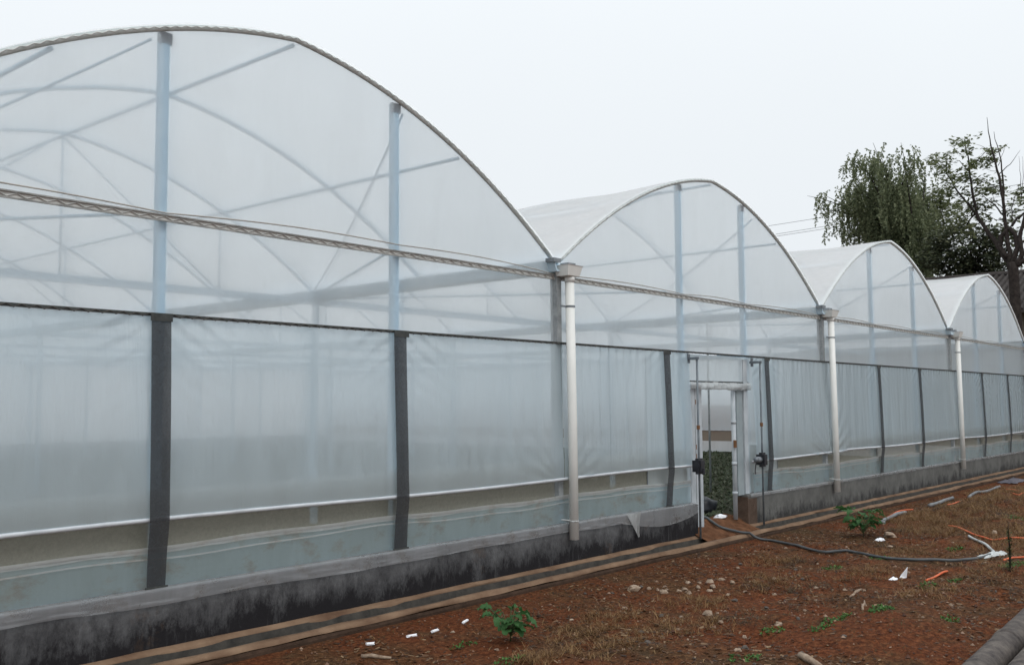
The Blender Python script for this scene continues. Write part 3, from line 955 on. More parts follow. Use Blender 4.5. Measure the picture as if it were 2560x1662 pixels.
# weeping tree
rnd = random.Random(11)
XW = 44.5
wt = thing('willow_tree', 'olive green weeping tree behind the third greenhouse roof', 'tree', loc=(0, 0, 0))
tb = MB()
base = c5(1010, 1330, XW); foot = Vector((base.x, base.y - .2, -.2))
trunk = limb_path([foot, Vector((base.x, base.y, 4)), base, c5(900, 1050, XW), c5(800, 800, XW)], .34, .2, tb, 9, .06, rnd)
crown = MB()
def strand(mb, p, L, out, rnd, n=None, lw=.045, ll=.17):
    n = n or int(L / .085)
    v = Vector(p); d = Vector(out).normalized() * .6 + Vector((0, 0, .25))
    for k in range(n):
        step = L / n
        d = (d * .80 + Vector((rnd.gauss(0, .06), rnd.gauss(0, .06), -.32)))
        v = v + d.normalized() * step
        for q in range(2):
            an = rnd.uniform(0, 6.28)
            dd = Vector((math.cos(an) * .55, math.sin(an) * .55, rnd.uniform(-1.1, .1))).normalized()
            s = dd.cross(Vector((math.cos(an + 1), math.sin(an + 1), .5))).normalized()
            mb.leaf(v, dd, s, ll * rnd.uniform(.6, 1.25), lw * rnd.uniform(.7, 1.3))
ctr = c5(780, 640, XW)
# envelope traced as boughs: (tip px, length of hang, weight)
BOUGH = [(720, 190, 1.0, 34), (650, 260, 1.3, 36), (560, 300, 1.4, 36), (500, 400, 1.5, 40), (780, 270, 1.4, 40), (840, 330, 1.6, 44), (930, 190, 1.0, 30), (970, 260, 1.2, 30), (1030, 330, 1.4, 26),
         (380, 450, 1.2, 24), (330, 560, 1.0, 18), (240, 580, .9, 16), (230, 680, .7, 14), (300, 660, 1.2, 26), (420, 600, 1.6, 40), (560, 520, 1.8, 60), (640, 430, 1.9, 60), (760, 450, 2.2, 70), (860, 520, 2.2, 60),
         (500, 700, 1.7, 48), (640, 660, 2.2, 70), (780, 680, 2.4, 80), (900, 620, 2.4, 60), (360, 780, 1.2, 24), (430, 860, 1.2, 28), (560, 840, 1.4, 44), (700, 860, 1.8, 66), (840, 860, 2.0, 70), (960, 760, 2.2, 60),
         (1040, 640, 2.0, 46), (1080, 820, 1.6, 44), (380, 940, .6, 12), (480, 960, .5, 14), (620, 960, .8, 30), (980, 980, 1.2, 40), (1060, 1040, 1.3, 36), (900, 980, 1.2, 36), (740, 960, 1.0, 34)]
for (px, py, L, cnt) in BOUGH:
    dep = rnd.uniform(-2.0, 2.0)
    tip = c5(px, py, XW) + Vector((dep, 0, 0))
    st = trunk[rnd.randint(len(trunk) // 2, len(trunk) - 1)]
    if py > 900: st = trunk[len(trunk) // 2]
    mid = st.lerp(tip, .55) + Vector((0, 0, rnd.uniform(.1, .6)))
    path = limb_path([st, mid, tip - Vector((0, 0, .55))], .07, .008, tb, 5, .08, rnd)
    od = (tip - ctr); od.z = 0
    if od.length < .1: od = Vector((1, 0, 0))
    for q in range(int(cnt * 1.45)):
        f = rnd.random() ** .6
        p0 = path[int(f * (len(path) - 1))]
        if f < .4: continue
        p = p0 + Vector((rnd.gauss(0, .45), rnd.gauss(0, .3), .38 + rnd.gauss(0, .25)))
        strand(crown, p, L * rnd.uniform(.45, 1.05), od.normalized() + Vector((rnd.gauss(0, .7), rnd.gauss(0, .7), 0)), rnd)
tb.build('trunk', 'bark', wt, smooth=True)
crown.build('crown', 'willow_leaf', wt)

# half-bare tree by the building
rnd = random.Random(23)
XB = 33.5
ht = thing('half_bare_tree', 'dark forked tree with bare top and leafy left side before the tiled roof', 'tree', loc=(0, 0, 0))
tb = MB(); crown = MB()
b0 = c5(1705, 1200, XB)
limb_path([(b0.x, b0.y - .05, -.2), (b0.x, b0.y, 3), b0, c5(1690, 1120, XB)], .22, .19, tb, 10, .04, rnd)
def P(x, y, dx=0): return c5(x, y, XB) + Vector((dx, 0, 0))
limbs = [([P(1700, 1150), P(1620, 1060, .2), P(1560, 970, .4), P(1470, 860, .6), P(1390, 740, .8), P(1350, 560, .9), P(1330, 380, .9), P(1300, 170, .8)], .17, .02),
         ([P(1690, 1130), P(1665, 1000), P(1650, 850), P(1635, 720), P(1600, 480), P(1560, 330), P(1530, 200), P(1508, 40)], .13, .01),
         ([P(1640, 760), P(1620, 480, .1), P(1590, 300, .2), P(1550, 140, .2)], .06, .01),
         ([P(1660, 1080), P(1600, 1000), P(1610, 930), P(1660, 870), P(1690, 860)], .14, .09),
         ([P(1700, 1130), P(1735, 1010), P(1715, 900), P(1670, 860)], .14, .09),
         ([P(1720, 1150), P(1770, 1050), P(1750, 930), P(1770, 860), P(1800, 700), P(1820, 560)], .15, .05),
         ([P(1690, 850), P(1730, 790), P(1790, 745), P(1850, 690)], .07, .03),
         ([P(1720, 1140), P(1800, 1090), P(1880, 960), P(1940, 820)], .14, .05),
         ([P(1640, 775), P(1560, 690, .2), P(1470, 620, .3), P(1400, 560, .4)], .045, .01),
         ([P(1745, 960), P(1800, 965), P(1860, 940)], .06, .03),
         ([P(1635, 800), P(1570, 800), P(1500, 760), P(1440, 730)], .02, .006),
         ([P(1625, 720), P(1560, 650), P(1540, 560)], .018, .005),
         ([P(1600, 460), P(1680, 390), P(1755, 285)], .028, .006), ([P(1590, 400), P(1630, 300), P(1665, 235)], .016, .004),
         ([P(1605, 550), P(1540, 560), P(1480, 540)], .015, .004), ([P(1590, 440), P(1520, 430), P(1450, 400)], .014, .004),
         ([P(1610, 620), P(1560, 540), P(1500, 520)], .012, .004), ([P(1560, 320), P(1480, 260), P(1420, 240)], .016, .005),
         ([P(1535, 290), P(1490, 300), P(1450, 330)], .012, .004),
         ([P(1765, 640), P(1760, 480), P(1745, 330)], .02, .005), ([P(1780, 600), P(1775, 420), P(1770, 330)], .016, .004),
         ([P(1700, 800), P(1690, 720), P(1730, 600), P(1740, 540)], .03, .008),
         ([P(1390, 740, .8), P(1300, 640, 1), P(1200, 520, 1.2), P(1130, 400, 1.2), P(1060, 330, 1.2)], .07, .012),
         ([P(1345, 560, .9), P(1440, 480, 1), P(1510, 520, 1.1)], .03, .008), ([P(1330, 420, .9), P(1250, 330, 1), P(1180, 340, 1.1)], .025, .008),
         ([P(1335, 380, .9), P(1420, 300, .9), P(1490, 240, .9)], .025, .008),
         ([P(1380, 740, .8), P(1300, 800, 1.2), P(1240, 880, 1.4)], .05, .015)]
for pts, a, b in limbs: limb_path(pts, a * .8, b * .8, tb, 7, .03, rnd)
def spray(mb, c, rad, n, rnd, L0=.12, L1=.26, flat=.45):
    for q in range(n):
        v = Vector((rnd.gauss(0, 1), rnd.gauss(0, 1), rnd.gauss(0, 1) * flat)) * rad * .55
        an = rnd.uniform(0, 6.28)
        d = Vector((math.cos(an), math.sin(an), rnd.uniform(-.7, .35))).normalized()
        s = d.cross(Vector((rnd.gauss(0, .5), rnd.gauss(0, .5), 1))).normalized()
        L = rnd.uniform(L0, L1)
        mb.leaf(Vector(c) + v, d, s, L, L * .24)
SPR = [(1300, 190, .38), (1340, 240, .34), (1290, 290, .3), (1350, 330, .3), (1490, 240, .34), (1470, 310, .32), (1510, 330, .2), (1380, 380, .3), (1270, 390, .36), (1190, 340, .36), (1130, 420, .4), (1210, 440, .4),
       (1060, 320, .36), (1080, 380, .3), (1290, 460, .4), (1380, 470, .34), (1440, 520, .34), (1500, 520, .34), (1530, 560, .22), (1180, 520, .4), (1250, 550, .4), (1330, 570, .4), (1420, 610, .32), (1300, 650, .4), (1230, 640, .4), (1360, 700, .32),
       (1430, 680, .26), (1150, 600, .36), (1280, 740, .36), (1220, 760, .36), (1310, 820, .34), (1250, 860, .36), (1350, 860, .3), (1720, 570, .32), (1700, 640, .3), (1690, 720, .26), (1750, 610, .3), (1660, 760, .2), (1640, 880, .16), (1770, 520, .22), (1690, 890, .14)]
for (px, py, rad) in SPR:
    c = P(px, py, .9 + rnd.uniform(-.9, .9))
    for q in range(5):
        cc = c + Vector((rnd.gauss(0, .3), rnd.gauss(0, .22), rnd.gauss(0, .2)))
        spray(crown, cc, rad * .75, 17, rnd)
tb.build('trunk', 'bark', ht, smooth=True)
crown.build('crown', 'tree_leaf', ht)

# dark evergreen shrub masses
def dense_bush(px, py, X, clumps, name, label, mat, seed, rz, ry, count, foot_px):
    rnd = random.Random(seed)
    t = thing(name, label, 'tree')
    tb = MB(); cr = MB()
    c = c5(px, py, X)
    f = c5(foot_px, 1500, X)
    limb_path([(f.x, f.y, -.2), (f.x, f.y, 3), (c.x, c.y, c.z - .6)], .3, .12, tb, 8, .05, rnd)
    for k in range(clumps):
        while True:
            v = Vector((rnd.uniform(-1, 1), rnd.uniform(-1, 1), rnd.uniform(-1, 1)))
            if .25 < v.length < 1: break
        p = Vector((c.x + v.x * ry * .8, c.y + v.y * ry, c.z + v.z * rz))
        if k % 6 == 0: tb.tube([(c.x, c.y, c.z - .5), tuple(p)], [.05, .01], 5)
        spray(cr, p, .5, count, rnd, .14, .34, .6)
    tb.build('trunk', 'bark', t, smooth=True)
    cr.build('crown', mat, t)
dense_bush(1385, 1090, 41.5, 150, 'evergreen_tree', 'dark dense evergreen tree between the weeping tree and the forked tree', 'bush_leaf', 5, 1.9, 2.15, 60, 1390)
dense_bush(1060, 800, 47.5, 130, 'broadleaf_tree', 'dark brownish dense tree crown hidden behind the weeping tree', 'tree_leaf', 6, 2.3, 1.7, 30, 1060)

# ---------------------------------------------------------------- power lines
for k, (ya, yb, lb) in enumerate(((835, 793, 'topmost thin power cable in the sky left of the weeping tree'), (905, 862, 'middle thin power cable in the sky left of the weeping tree'), (921, 880, 'lowest thin power cable in the sky left of the weeping tree'))):
    a = c5(0, ya, 62); b = c5(250, yb, 62)
    d = b - a
    m = MB(); m.tube([a + d * (t * .8) + Vector((0, 0, .004 * (t * .8 - 4) ** 2)) for t in np.linspace(-12, 14, 27)], .016, 5)
    m.build('power_cable', 'power_cable', label=lb, cat='cable', group='power cables')

# ---------------------------------------------------------------- things on the soil
def on(x, y, dz=0): return Vector((x, y, gz(x, y) + dz))

def cord(name, pts, r, mat, label, cat, group=None, lift=None, n=8, sub=6, parts=None):
    pts = [Vector((p[0], p[1])) for p in pts]
    out = []
    for i in range(len(pts) - 1):
        p0, p1, p2, p3 = pts[max(i - 1, 0)], pts[i], pts[i + 1], pts[min(i + 2, len(pts) - 1)]
        for h in range(sub):
            t = h / sub
            q = .5 * ((2 * p1) + (-p0 + p2) * t + (2 * p0 - 5 * p1 + 4 * p2 - p3) * t * t + (-p0 + 3 * p1 - 3 * p2 + p3) * t ** 3)
            out.append(q)
    out.append(pts[-1])
    P3 = []
    for k, q in enumerate(out):
        z = max(gz(q.x + a, q.y + b) for a in (-.04, 0, .04) for b in (-.04, 0, .04))
        if -.45 < q.y < -.3: z = max(z, .012)
        elif q.y >= -.3 and q.y < .3 and DOOR0 < q.x < DOOR1 + .5: z = .02 + .2 * min(1, (q.y + .34) / .5)
        elif q.y >= .3: z = Z_IN + .03
        P3.append((q.x, q.y, z + r * .9))
    for _ in range(8):
        P3 = [P3[0]] + [(b[0], b[1], max(b[2], (a[2] + b[2] + c[2]) / 3)) for a, b, c in zip(P3[:-2], P3[1:-1], P3[2:])] + [P3[-1]]
    m = MB(); m.tube(P3, r, n)
    return m.build(name, mat, smooth=True, label=label, cat=cat, group=group)

cord('hose', [(4.3, .6), (3.95, .1), (3.893, -.141), (4.08, -.3), (4.22, -.48), (4.30, -.72), (4.15, -1.08), (3.9, -1.38), (3.62, -1.85), (3.72, -2.02), (3.84, -2.1), (3.80, -2.26), (3.709, -2.47), (3.56, -2.9), (3.646, -3.233), (3.86, -3.5), (4.313, -3.71), (4.9, -3.76)], .02, 'hose', 'long black hose curving from the doorway across the red soil', 'hose')
cord('grey_pipe', [(10.4, -1.16), (11.452, -1.069), (12.615, -.946)], .036, 'grey_pipe', 'straight grey plastic pipe piece lying parallel to the drain kerb', 'pipe')
cord('grey_pipe', [(13.0, -1.164), (13.6, -1.09), (14.2, -1.04), (15.0, -1.05), (16.142, -.997)], .032, 'grey_pipe', 'farthest grey plastic pipe piece on the soil near the kerb', 'pipe')
cord('grey_pipe', [(6.9, -1.52), (7.2, -1.40), (7.719, -1.282), (8.389, -1.197), (8.868, -1.22)], .034, 'grey_pipe', 'bent grey pipe beside the large leafy plant', 'pipe')
cord('white_hose', [(6.282, -3.031), (5.969, -3.237), (5.671, -3.433), (5.279, -3.614), (5.08, -3.70)], .02, 'plastic_rag', 'thin pale plastic hose leading to the wrapped end of the black hose', 'hose')
OR = [([(7.55, -2.358), (7.45, -2.508), (6.887, -2.838), (6.57, -3.087), (6.382, -3.319), (6.409, -3.431), (6.581, -3.579), (6.9, -3.85)], 'long curved orange cord above the pale plastic hose'),
      ([(2.303, -3.663), (2.587, -3.652), (2.851, -3.65), (3.002, -3.694)], 'short orange cord piece nearest the camera'),
      ([(10.667, -1.419), (10.985, -1.438), (11.491, -1.415)], 'short orange cord piece beside the straight grey pipe'),
      ([(7.791, -1.167), (8.384, -1.077), (9.084, -.956), (9.397, -1.007), (9.501, -1.147)], 'orange cord behind the bent grey pipe'),
      ([(4.109, -4.058), (4.347, -4.081), (4.521, -4.132), (4.75, -4.28)], 'orange cord at the foot of the dark weed stem'),
      ([(13.459, -1.94), (13.329, -2.087), (13.796, -2.071), (14.4, -2.2)], 'orange cord piece farther back at the right edge'),
      ([(15.364, -1.339), (15.216, -1.521), (14.613, -1.805)], 'farthest orange cord piece near the end of the grey pipe')]
for pts, lb in OR: cord('orange_cord', pts, .014, 'orange', lb, 'cord', 'orange cord pieces on the soil', n=6)

def rag(name, loc, sx, sy, sz, mat, label, seed, cat='rag', rotz=0):
    m = MB()
    def pt(a, b):
        x, y = (a - .5) * 2, (b - .5) * 2
        e = max(0, 1 - x * x) * max(0, 1 - y * y)
        z = sz * (e ** .5) * (.6 + .6 * noise.noise((x * 1.8 + seed, y * 1.8, 0))) + sz * .35 * noise.noise((x * 5 + seed, y * 5, 2))
        k = 1 + .25 * noise.noise((x * 2, y * 2, seed))
        return (x * sx * k, y * sy * k, z)
    m.grid(pt, 14, 10)
    o = m.build(name, mat, smooth=True, label=label, cat=cat)
    o.location = loc; o.rotation_euler = (0, 0, rotz)
    return o
rag('plastic_wrap', on(4.72, -3.77, .01), .3, .075, .06, 'plastic_rag', 'pale crumpled plastic wrapped round the end of the black hose', 2.2, 'wrap', -.25)
rag('sacking', on(18.4, -.75, .01), .7, .22, .09, 'purple_rag', 'dark crumpled sacking lying against the far drain kerb', 4.4)
rag('white_scrap', on(5.2, -2.08, .01), .07, .05, .05, 'paper', 'white scrap right below the large leafy plant', 1.4, 'scrap')
rag('white_scrap', on(2.185, -3.328, .01), .07, .04, .03, 'paper', 'small white scrap left of the upright white scrap', 5.4, 'scrap')
m = MB(); m.v = [(-.03, 0, 0), (.06, .02, 0), (.07, .0, .13), (-.01, .012, .03), (-.03, .01, 0), (.06, .03, 0), (.068, .008, .13), (-.01, .02, .03)]
m.f = [(0, 1, 2, 3), (7, 6, 5, 4), (0, 4, 5, 1), (1, 5, 6, 2), (2, 6, 7, 3), (3, 7, 4, 0)]
o = m.build('white_scrap', 'paper', label='white scrap standing up on edge among the weeds', cat='scrap'); o.location = on(2.29, -3.39); o.rotation_euler = (0, 0, -.9)
for k, (x, y, sx, lb) in enumerate(((-3.831, -.867, .035, 'leftmost and smallest white foam chip on the red soil'), (-3.37, -.915, .05, 'second white foam chip from the left on the red soil'), (-3.093, -.935, .045, 'third white foam chip from the left on the red soil'), (-2.693, -.943, .062, 'largest white foam chip, nearest the leafy plant'))):
    m = MB()
    m.grid(lambda a, b: ((a - .5) * 2 * sx * (1 + .2 * math.sin(9 * b + k)), math.cos(b * math.pi * 2) * .014 * (1 - .3 * abs(a - .5)), .014 + math.sin(b * math.pi * 2) * .014), 5, 8)
    m.f.append(tuple(6 * j for j in range(8))); m.f.append(tuple(6 * j + 5 for j in range(8))[::-1])
    o = m.build('foam_chip', 'paper', label=lb, cat='chip', group='white foam chips along the kerb'); o.location = on(x, y, -.004); o.rotation_euler = (0, 0, -.5 + .3 * k)

# clay pipes, bottom right
for (p0, p1, r, lb) in (((-2.6, -5.385), (3.6, -5.01), .115, 'long grey-brown clay pipe at the bottom right, farther of the two'), ((-2.6, -5.66), (3.6, -5.285), .115, 'grey-brown clay pipe in the bottom right corner, nearer of the two')):
    m = MB()
    A, B = Vector((*p0, -.01)), Vector((*p1, -.01))
    N = 40
    m.tube([A.lerp(B, k / N) for k in range(N + 1)], [r * (1 + .02 * noise.noise((k * .7, r, p0[1]))) for k in range(N + 1)], 24)
    pp = m.build('clay_pipe', 'clay_pipe', smooth=True, label=lb, cat='pipe', group='clay pipes in the corner')
    m = MB()
    c = A.lerp(B, .30); d = (B - A).normalized()
    m.tube([c, c + d * .02, c + d * .12, c + d * .14], [r * 1.01, r * 1.08, r * 1.08, r * 1.01], 24); m.build('pipe_collar', 'clay_pipe', pp, smooth=True)

# leafy plants
def leafy(name, loc, leaves, H, label, seed, lw=.42):
    rnd = random.Random(seed)
    t = thing(name, label, 'plant', loc=loc)
    for k in range(leaves):
        an = k * 2.4 + rnd.uniform(-.3, .3)
        hh = H * (.35 + .65 * rnd.random())
        st = Vector((0, 0, hh * .35)); rad = Vector((math.cos(an), math.sin(an), 0))
        tip = rad * (hh * rnd.uniform(.2, .85)) + Vector((0, 0, hh))
        L = H * rnd.uniform(.3, .52); W = L * lw
        m = MB()
        m.tube([(0, 0, 0), st, tip], [.006, .005, .003], 5)
        o = m.build('stalk', 'stem', t, smooth=True)
        m = MB()
        side = Vector((-math.sin(an), math.cos(an), 0))
        droop = rnd.uniform(.15, .8); tw = rnd.uniform(-.4, .4)
        def lf(a, b):
            s = (a - .5) * 2
            wd = W * (math.sin(math.pi * min(1, b * .92 + .06)) ** .8) * (1 - .25 * b)
            p = tip + rad * (L * b * math.cos(droop * b)) + Vector((0, 0, L * (.25 * b - droop * b * b)))
            return p + side * (s * wd) + Vector((0, 0, abs(s) * wd * .35 + tw * s * wd + .01 * math.sin(b * 20) * abs(s)))
        m.grid(lf, 6, 8)
        m.build('leaf', 'broad_leaf', o, smooth=True)
leafy('leafy_plant', on(-3.02, -1.80), 30, .29, 'green broad-leaved plant on the red soil in the foreground', 4)
leafy('leafy_plant', on(5.40, -1.75), 38, .42, 'large bright leafy plant between the door and the bent grey pipe', 9, .36)

# upright dark weed
m = MB(); t = thing('weed_stem', 'tall dark upright weed stem at the right edge', 'plant', loc=on(3.3, -4.33))
m.tube([(0, 0, -.02), (.01, 0, .25), (.02, .01, .56)], [.012, .01, .004], 6); m.build('stem', 'bark', t)
m = MB(); rnd = random.Random(2)
for k in range(150):
    z = rnd.uniform(.0, .5); an = rnd.uniform(0, 6.28)
    d = Vector((math.cos(an), math.sin(an), rnd.uniform(.1, 1.2))).normalized()
    m.leaf((rnd.gauss(0, .012), rnd.gauss(0, .012), z), d, Vector((-math.sin(an), math.cos(an), 0)), rnd.uniform(.03, .07), .008)
m.build('foliage', 'olive_weed', t)

# stones
def stone_mesh(seed, mat):
    m = MB(); rr = random.Random(seed)
    def pt(a, b):
        th_, ph = a * 2 * math.pi, (b - .5) * math.pi
        d = Vector((math.cos(ph) * math.cos(th_), math.cos(ph) * math.sin(th_), math.sin(ph)))
        k = 1 + .55 * noise.noise(d * 1.3 + Vector((seed * 3.1, 0, 0)))
        q = d * k
        return (round(q.x * 3.2) / 3.2 * .35 + q.x * .65, q.y, max(-.5, q.z))
    m.grid(pt, 8, 5)
    return m.mesh('stone', mat)
PALE = [stone_mesh(s, 'stone') for s in range(5)]; DARK = [stone_mesh(s + 9, 'dark_stone') for s in range(4)]
rnd = random.Random(31)
def stone(x, y, s, label, group=None, pale=True, flat=.55):
    s *= .72
    put('stone', rnd.choice(PALE if pale else DARK), None, None, label, 'stone', group, on(x, y, s * .18), (0, 0, rnd.uniform(0, 6.28)), (s, s * rnd.uniform(.6, .9), s * flat))
stone(-.246, -1.259, .11, 'large flat white stone at the left end of the rubble strip')
stone(-.908, -2.581, .085, 'angular white stone alone on bare brown soil')
stone(-.926, -3.332, .06, 'orange-tinted stone beside the small green weeds')
stone(5.657, -2.053, .14, 'tan stone next to the white scrap by the large leafy plant')
stone(4.748, -2.374, .07, 'small round orange stone below the white scrap')
stone(7.034, -3.201, .09, 'grey stone between the orange cord and the weed stem')
stone(-1.399, -3.227, .05, 'small pale stone just left of the orange-tinted stone')
stone(-2.022, -3.484, .05, 'pale stone near the grass in the middle foreground')
for (x, y) in [(-.06, -1.352), (-.075, -1.476), (.062, -1.506), (.098, -1.767), (.3, -1.6), (.444, -1.699), (.2, -1.4), (.55, -1.5), (-.15, -1.6), (.5, -1.85), (.7, -1.7), (.35, -1.9), (.8, -1.95), (.15, -1.62), (.62, -1.62), (.9, -1.75)]:
    stone(x, y, rnd.uniform(.035, .07), 'small broken stone in the rubble strip on the soil', 'rubble strip')
for (x, y) in [(.494, -1.869), (1.719, -1.537), (1.132, -2.817), (.542, -2.591), (.418, -2.305), (.231, -2.197), (1.39, -3.41), (.569, -3.585), (1.326, -2.217), (-1.16, -2.852), (-1.113, -1.723)]:
    stone(x, y, rnd.uniform(.03, .05), 'small pale stone scattered on the open soil', 'scattered pale stones')
for k in range(46):
    stone(rnd.uniform(-3.5, 7), rnd.uniform(-4.6, -.9), rnd.uniform(.018, .04), 'small pale stone scattered on the open soil', 'scattered pale stones')
for k in range(34):
    stone(rnd.uniform(-3.5, 6), rnd.uniform(-4.8, -.9), rnd.uniform(.025, .05), 'small dark stone or clod scattered on the open soil', 'scattered dark stones', False)
# sticks
def stick(a, b, r, label, mat='stone'):
    m = MB(); A, B = on(*a, r * .8), on(*b, r * .9)
    m.tube([A, A.lerp(B, .35) + Vector((.01, .012, .006)), A.lerp(B, .7) - Vector((.008, .01, -.004)), B], [r, r * 1.15, r * .9, r * .6], 7)
    m.build('stick', mat, smooth=True, label=label, cat='stick')
stick((-1.98, -4.02), (-2.12, -4.28), .028, 'thick pale broken stick at the bottom edge')
stick((-4.12, -1.08), (-3.98, -1.30), .016, 'pale stick at the bottom near the foam chips')
stick((.1, -3.75), (.75, -3.52), .011, 'long thin pale stick on the soil in the middle')
stick((1.5, -3.2), (.95, -3.28), .018, 'pale wooden piece beside a pale stone', 'stone')

# low green weeds, each a plant of its own
def weed(x, y, s, label, seed, n=60, group='small green weeds'):
    n = int(n * 1.7)
    rr = random.Random(seed)
    m = MB()
    for k in range(n):
        an = rr.uniform(0, 6.28); r_ = s * math.sqrt(rr.random())
        px, py = math.cos(an) * r_ * 1.5, math.sin(an) * r_ * .8
        a2 = rr.uniform(0, 6.28)
        d = Vector((math.cos(a2), math.sin(a2), rr.uniform(.2, 1.0))).normalized()
        L = rr.uniform(.018, .042)
        m.leaf((px, py, gz(x + px, y + py) - gz(x, y)), d, Vector((-math.sin(a2), math.cos(a2), 0)), L, L * .3)
    o = m.build('green_weed', 'green_weed', label=label, cat='weed', group=group); o.location = on(x, y)
GW = [(-.158, -4.016, .14, 'brightest low green weed on the bare red mound', 150), (-.605, -3.735, .12, 'low green weed left of the brightest weed', 60), (-.94, -3.759, .12, 'low green weed patch on the mound edge, left end of the row', 60), (-.357, -3.766, .08, 'small green weed right above the brightest weed', 40),
      (-1.172, -3.382, .12, 'green weed beside the orange-tinted stone', 60), (.073, -4.586, .1, 'green weed near the clay pipes', 50), (-2.211, -3.643, .13, 'green weed patch near the bottom edge', 70), (2.544, -3.918, .1, 'pale green weed below the short orange cord', 60),
      (2.076, -3.746, .12, 'olive green weed left of the short orange cord', 60), (2.603, -2.417, .14, 'dark green weed left of the hose bend', 70), (3.75, -2.62, .18, 'green weed clump growing over the black hose', 110), (-3.313, -1.513, .1, 'tiny green weed left of the foreground leafy plant', 40), (-3.497, -2.189, .12, 'sparse green weed below the foreground leafy plant', 45),
      (5.2, -3.15, .14, 'green weed clump inside the hose loop', 90), (3.75, -4.25, .2, 'green weed clump beside the tall dark stem', 120), (9.6, -2.9, .3, 'far green weed clump near the right edge', 100)]
for k, (x, y, s, lb, n) in enumerate(GW): weed(x, y, s, lb, 50 + k, n)

# dead grass and litter
rnd = random.Random(77)
m = MB()
PATCH = [(2.631, -1.556, .5), (2.358, -2.925, .6), (8.0, -1.64, 1.0), (10.2, -2.0, 1.3), (3.3, -4.1, .8), (8.3, -2.2, 1.3), (-2.2, -2.0, .55), (-1.6, -1.9, .45), (-1.4, -2.6, .6), (-2.6, -2.6, .6), (1.2, -2.3, .7), (4.6, -2.7, .7), (6.8, -2.3, .9), (5.5, -3.8, .8), (7.5, -3.4, 1.0), (12.5, -2.0, 1.6), (15, -1.6, 1.6), (1.6, -3.9, .6), (-3.2, -2.4, .5), (-.3, -2.2, .6)]
def blade(x, y, h, lean=.8):
    an = rnd.uniform(0, 6.28)
    d = Vector((math.cos(an) * lean, math.sin(an) * lean, rnd.uniform(.3, 1))).normalized()
    s = Vector((-math.sin(an), math.cos(an), 0)) * rnd.uniform(.0012, .0026)
    b = on(x, y, -.005); k = len(m.v)
    mid = b + d * h * .55
    tip = b + d * h + Vector((math.cos(an), math.sin(an), -.6)) * h * .2
    m.v += [tuple(b - s), tuple(b + s), tuple(mid + s * .8), tuple(mid - s * .8), tuple(tip)]
    m.f += [(k, k + 1, k + 2, k + 3), (k + 3, k + 2, k + 4)]
for (x, y, s) in PATCH:
    for t in range(int((46 if x < 6 else 70) * s / .6)):
        cx, cy = x + rnd.gauss(0, s * .55), y + rnd.gauss(0, s * .32)
        if cy > -.55: continue
        for q in range(22): blade(cx + rnd.gauss(0, .03), cy + rnd.gauss(0, .03), rnd.uniform(.04, .13) * (1 if cx < 5 else 1.5))
for t in range(900):
    cx, cy = rnd.uniform(-4.5, 12), rnd.uniform(-5.2, -.6)
    for q in range(6): blade(cx + rnd.gauss(0, .04), cy + rnd.gauss(0, .04), rnd.uniform(.025, .08), 1.5)
m.build('dead_grass', 'dead_grass', kind='stuff', label='dry brown dead grass scattered over the red soil', cat='grass')
m = MB()
for (x, y, s, n) in [(10.5, -2.2, 1.2, 40), (8.4, -2.6, 1.0, 34), (6.6, -2.1, .8, 26), (4.6, -4.3, .9, 36), (2.6, -4.6, .8, 26), (3.0, -2.0, .6, 14), (12.5, -2.4, 1.4, 30), (5.2, -2.2, .7, 16), (1.0, -2.6, .7, 14), (-.9, -3.0, .6, 10), (7.2, -3.9, .9, 24), (9.2, -1.3, 1.2, 20), (-1.9, -1.5, .5, 8), (.9, -3.2, .6, 12)]:
    for t in range(n):
        cx, cy = x + rnd.gauss(0, s * .6), y + rnd.gauss(0, s * .35)
        if cy > -.6: continue
        for q in range(26): blade(cx + rnd.gauss(0, .045), cy + rnd.gauss(0, .045), rnd.uniform(.04, .16), 1.1)
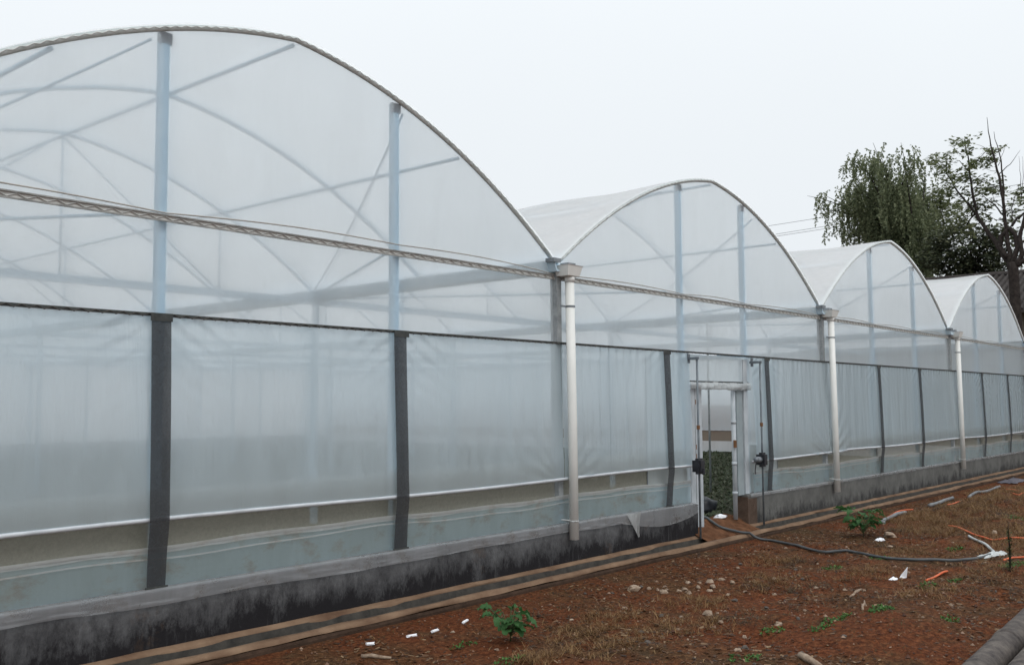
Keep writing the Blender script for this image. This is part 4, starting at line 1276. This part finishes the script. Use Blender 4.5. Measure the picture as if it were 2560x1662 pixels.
m.build('dried_weeds', leaf_mat('dried_weed', (.018, .012, .008, 1), (.06, .038, .02, 1), (.11, .09, .04, 1), .1), kind='stuff', label='dark dried weed tangles over the soil on the right', cat='weeds')
m = MB()
for t in range(2600):
    cx, cy = rnd.uniform(-4, 16), rnd.uniform(-5.2, -.55)
    if fbm(cx, cy, .8) < -.05: continue
    for q in range(5): blade(cx + rnd.gauss(0, .05), cy + rnd.gauss(0, .05), rnd.uniform(.02, .06), 1.0)
m.build('sparse_grass', 'olive_weed', kind='stuff', label='sparse olive green grass over the soil', cat='grass')
m = MB()
for t in range(20000):
    x, y = rnd.uniform(-4.6, 14), rnd.uniform(-5.6, -.5)
    if fbm(x + 30, y, .9) < -.02 and rnd.random() < .85: continue
    an = rnd.uniform(0, 3.14); L = rnd.uniform(.008, .03); W = rnd.uniform(.003, .012)
    m.quad(on(x, y, .006), Vector((math.cos(an), math.sin(an), rnd.uniform(-.3, .3))) * L, Vector((-math.sin(an), math.cos(an), rnd.uniform(-.5, .5))) * W)
m.build('leaf_litter', 'twigs', kind='stuff', label='small dark twigs and leaf litter over the soil', cat='litter')
m = MB()
for t in range(9000):
    x, y = rnd.uniform(-4.6, 13), rnd.uniform(-5.6, -.5)
    s = rnd.uniform(.004, .012) * (1 if rnd.random() < .93 else 2.2); c = on(x, y, s * .3); k = len(m.v)
    for d in ((1, 0, 0), (0, 1, 0), (-1, 0, 0), (0, -1, 0), (0, 0, 1), (0, 0, -1)):
        j = rnd.uniform(.6, 1.3); m.v.append((c.x + d[0] * s * j, c.y + d[1] * s * j, c.z + d[2] * s * j * .8))
    m.f += [(k, k + 1, k + 4), (k + 1, k + 2, k + 4), (k + 2, k + 3, k + 4), (k + 3, k, k + 4), (k + 1, k, k + 5), (k + 2, k + 1, k + 5), (k + 3, k + 2, k + 5), (k, k + 3, k + 5)]
m.build('clods', leaf_mat('clod', (.04, .015, .008, 1), (.12, .05, .026, 1), (.3, .2, .14, 1), 0), kind='stuff', label='fine clods and grit on the red soil', cat='grit')
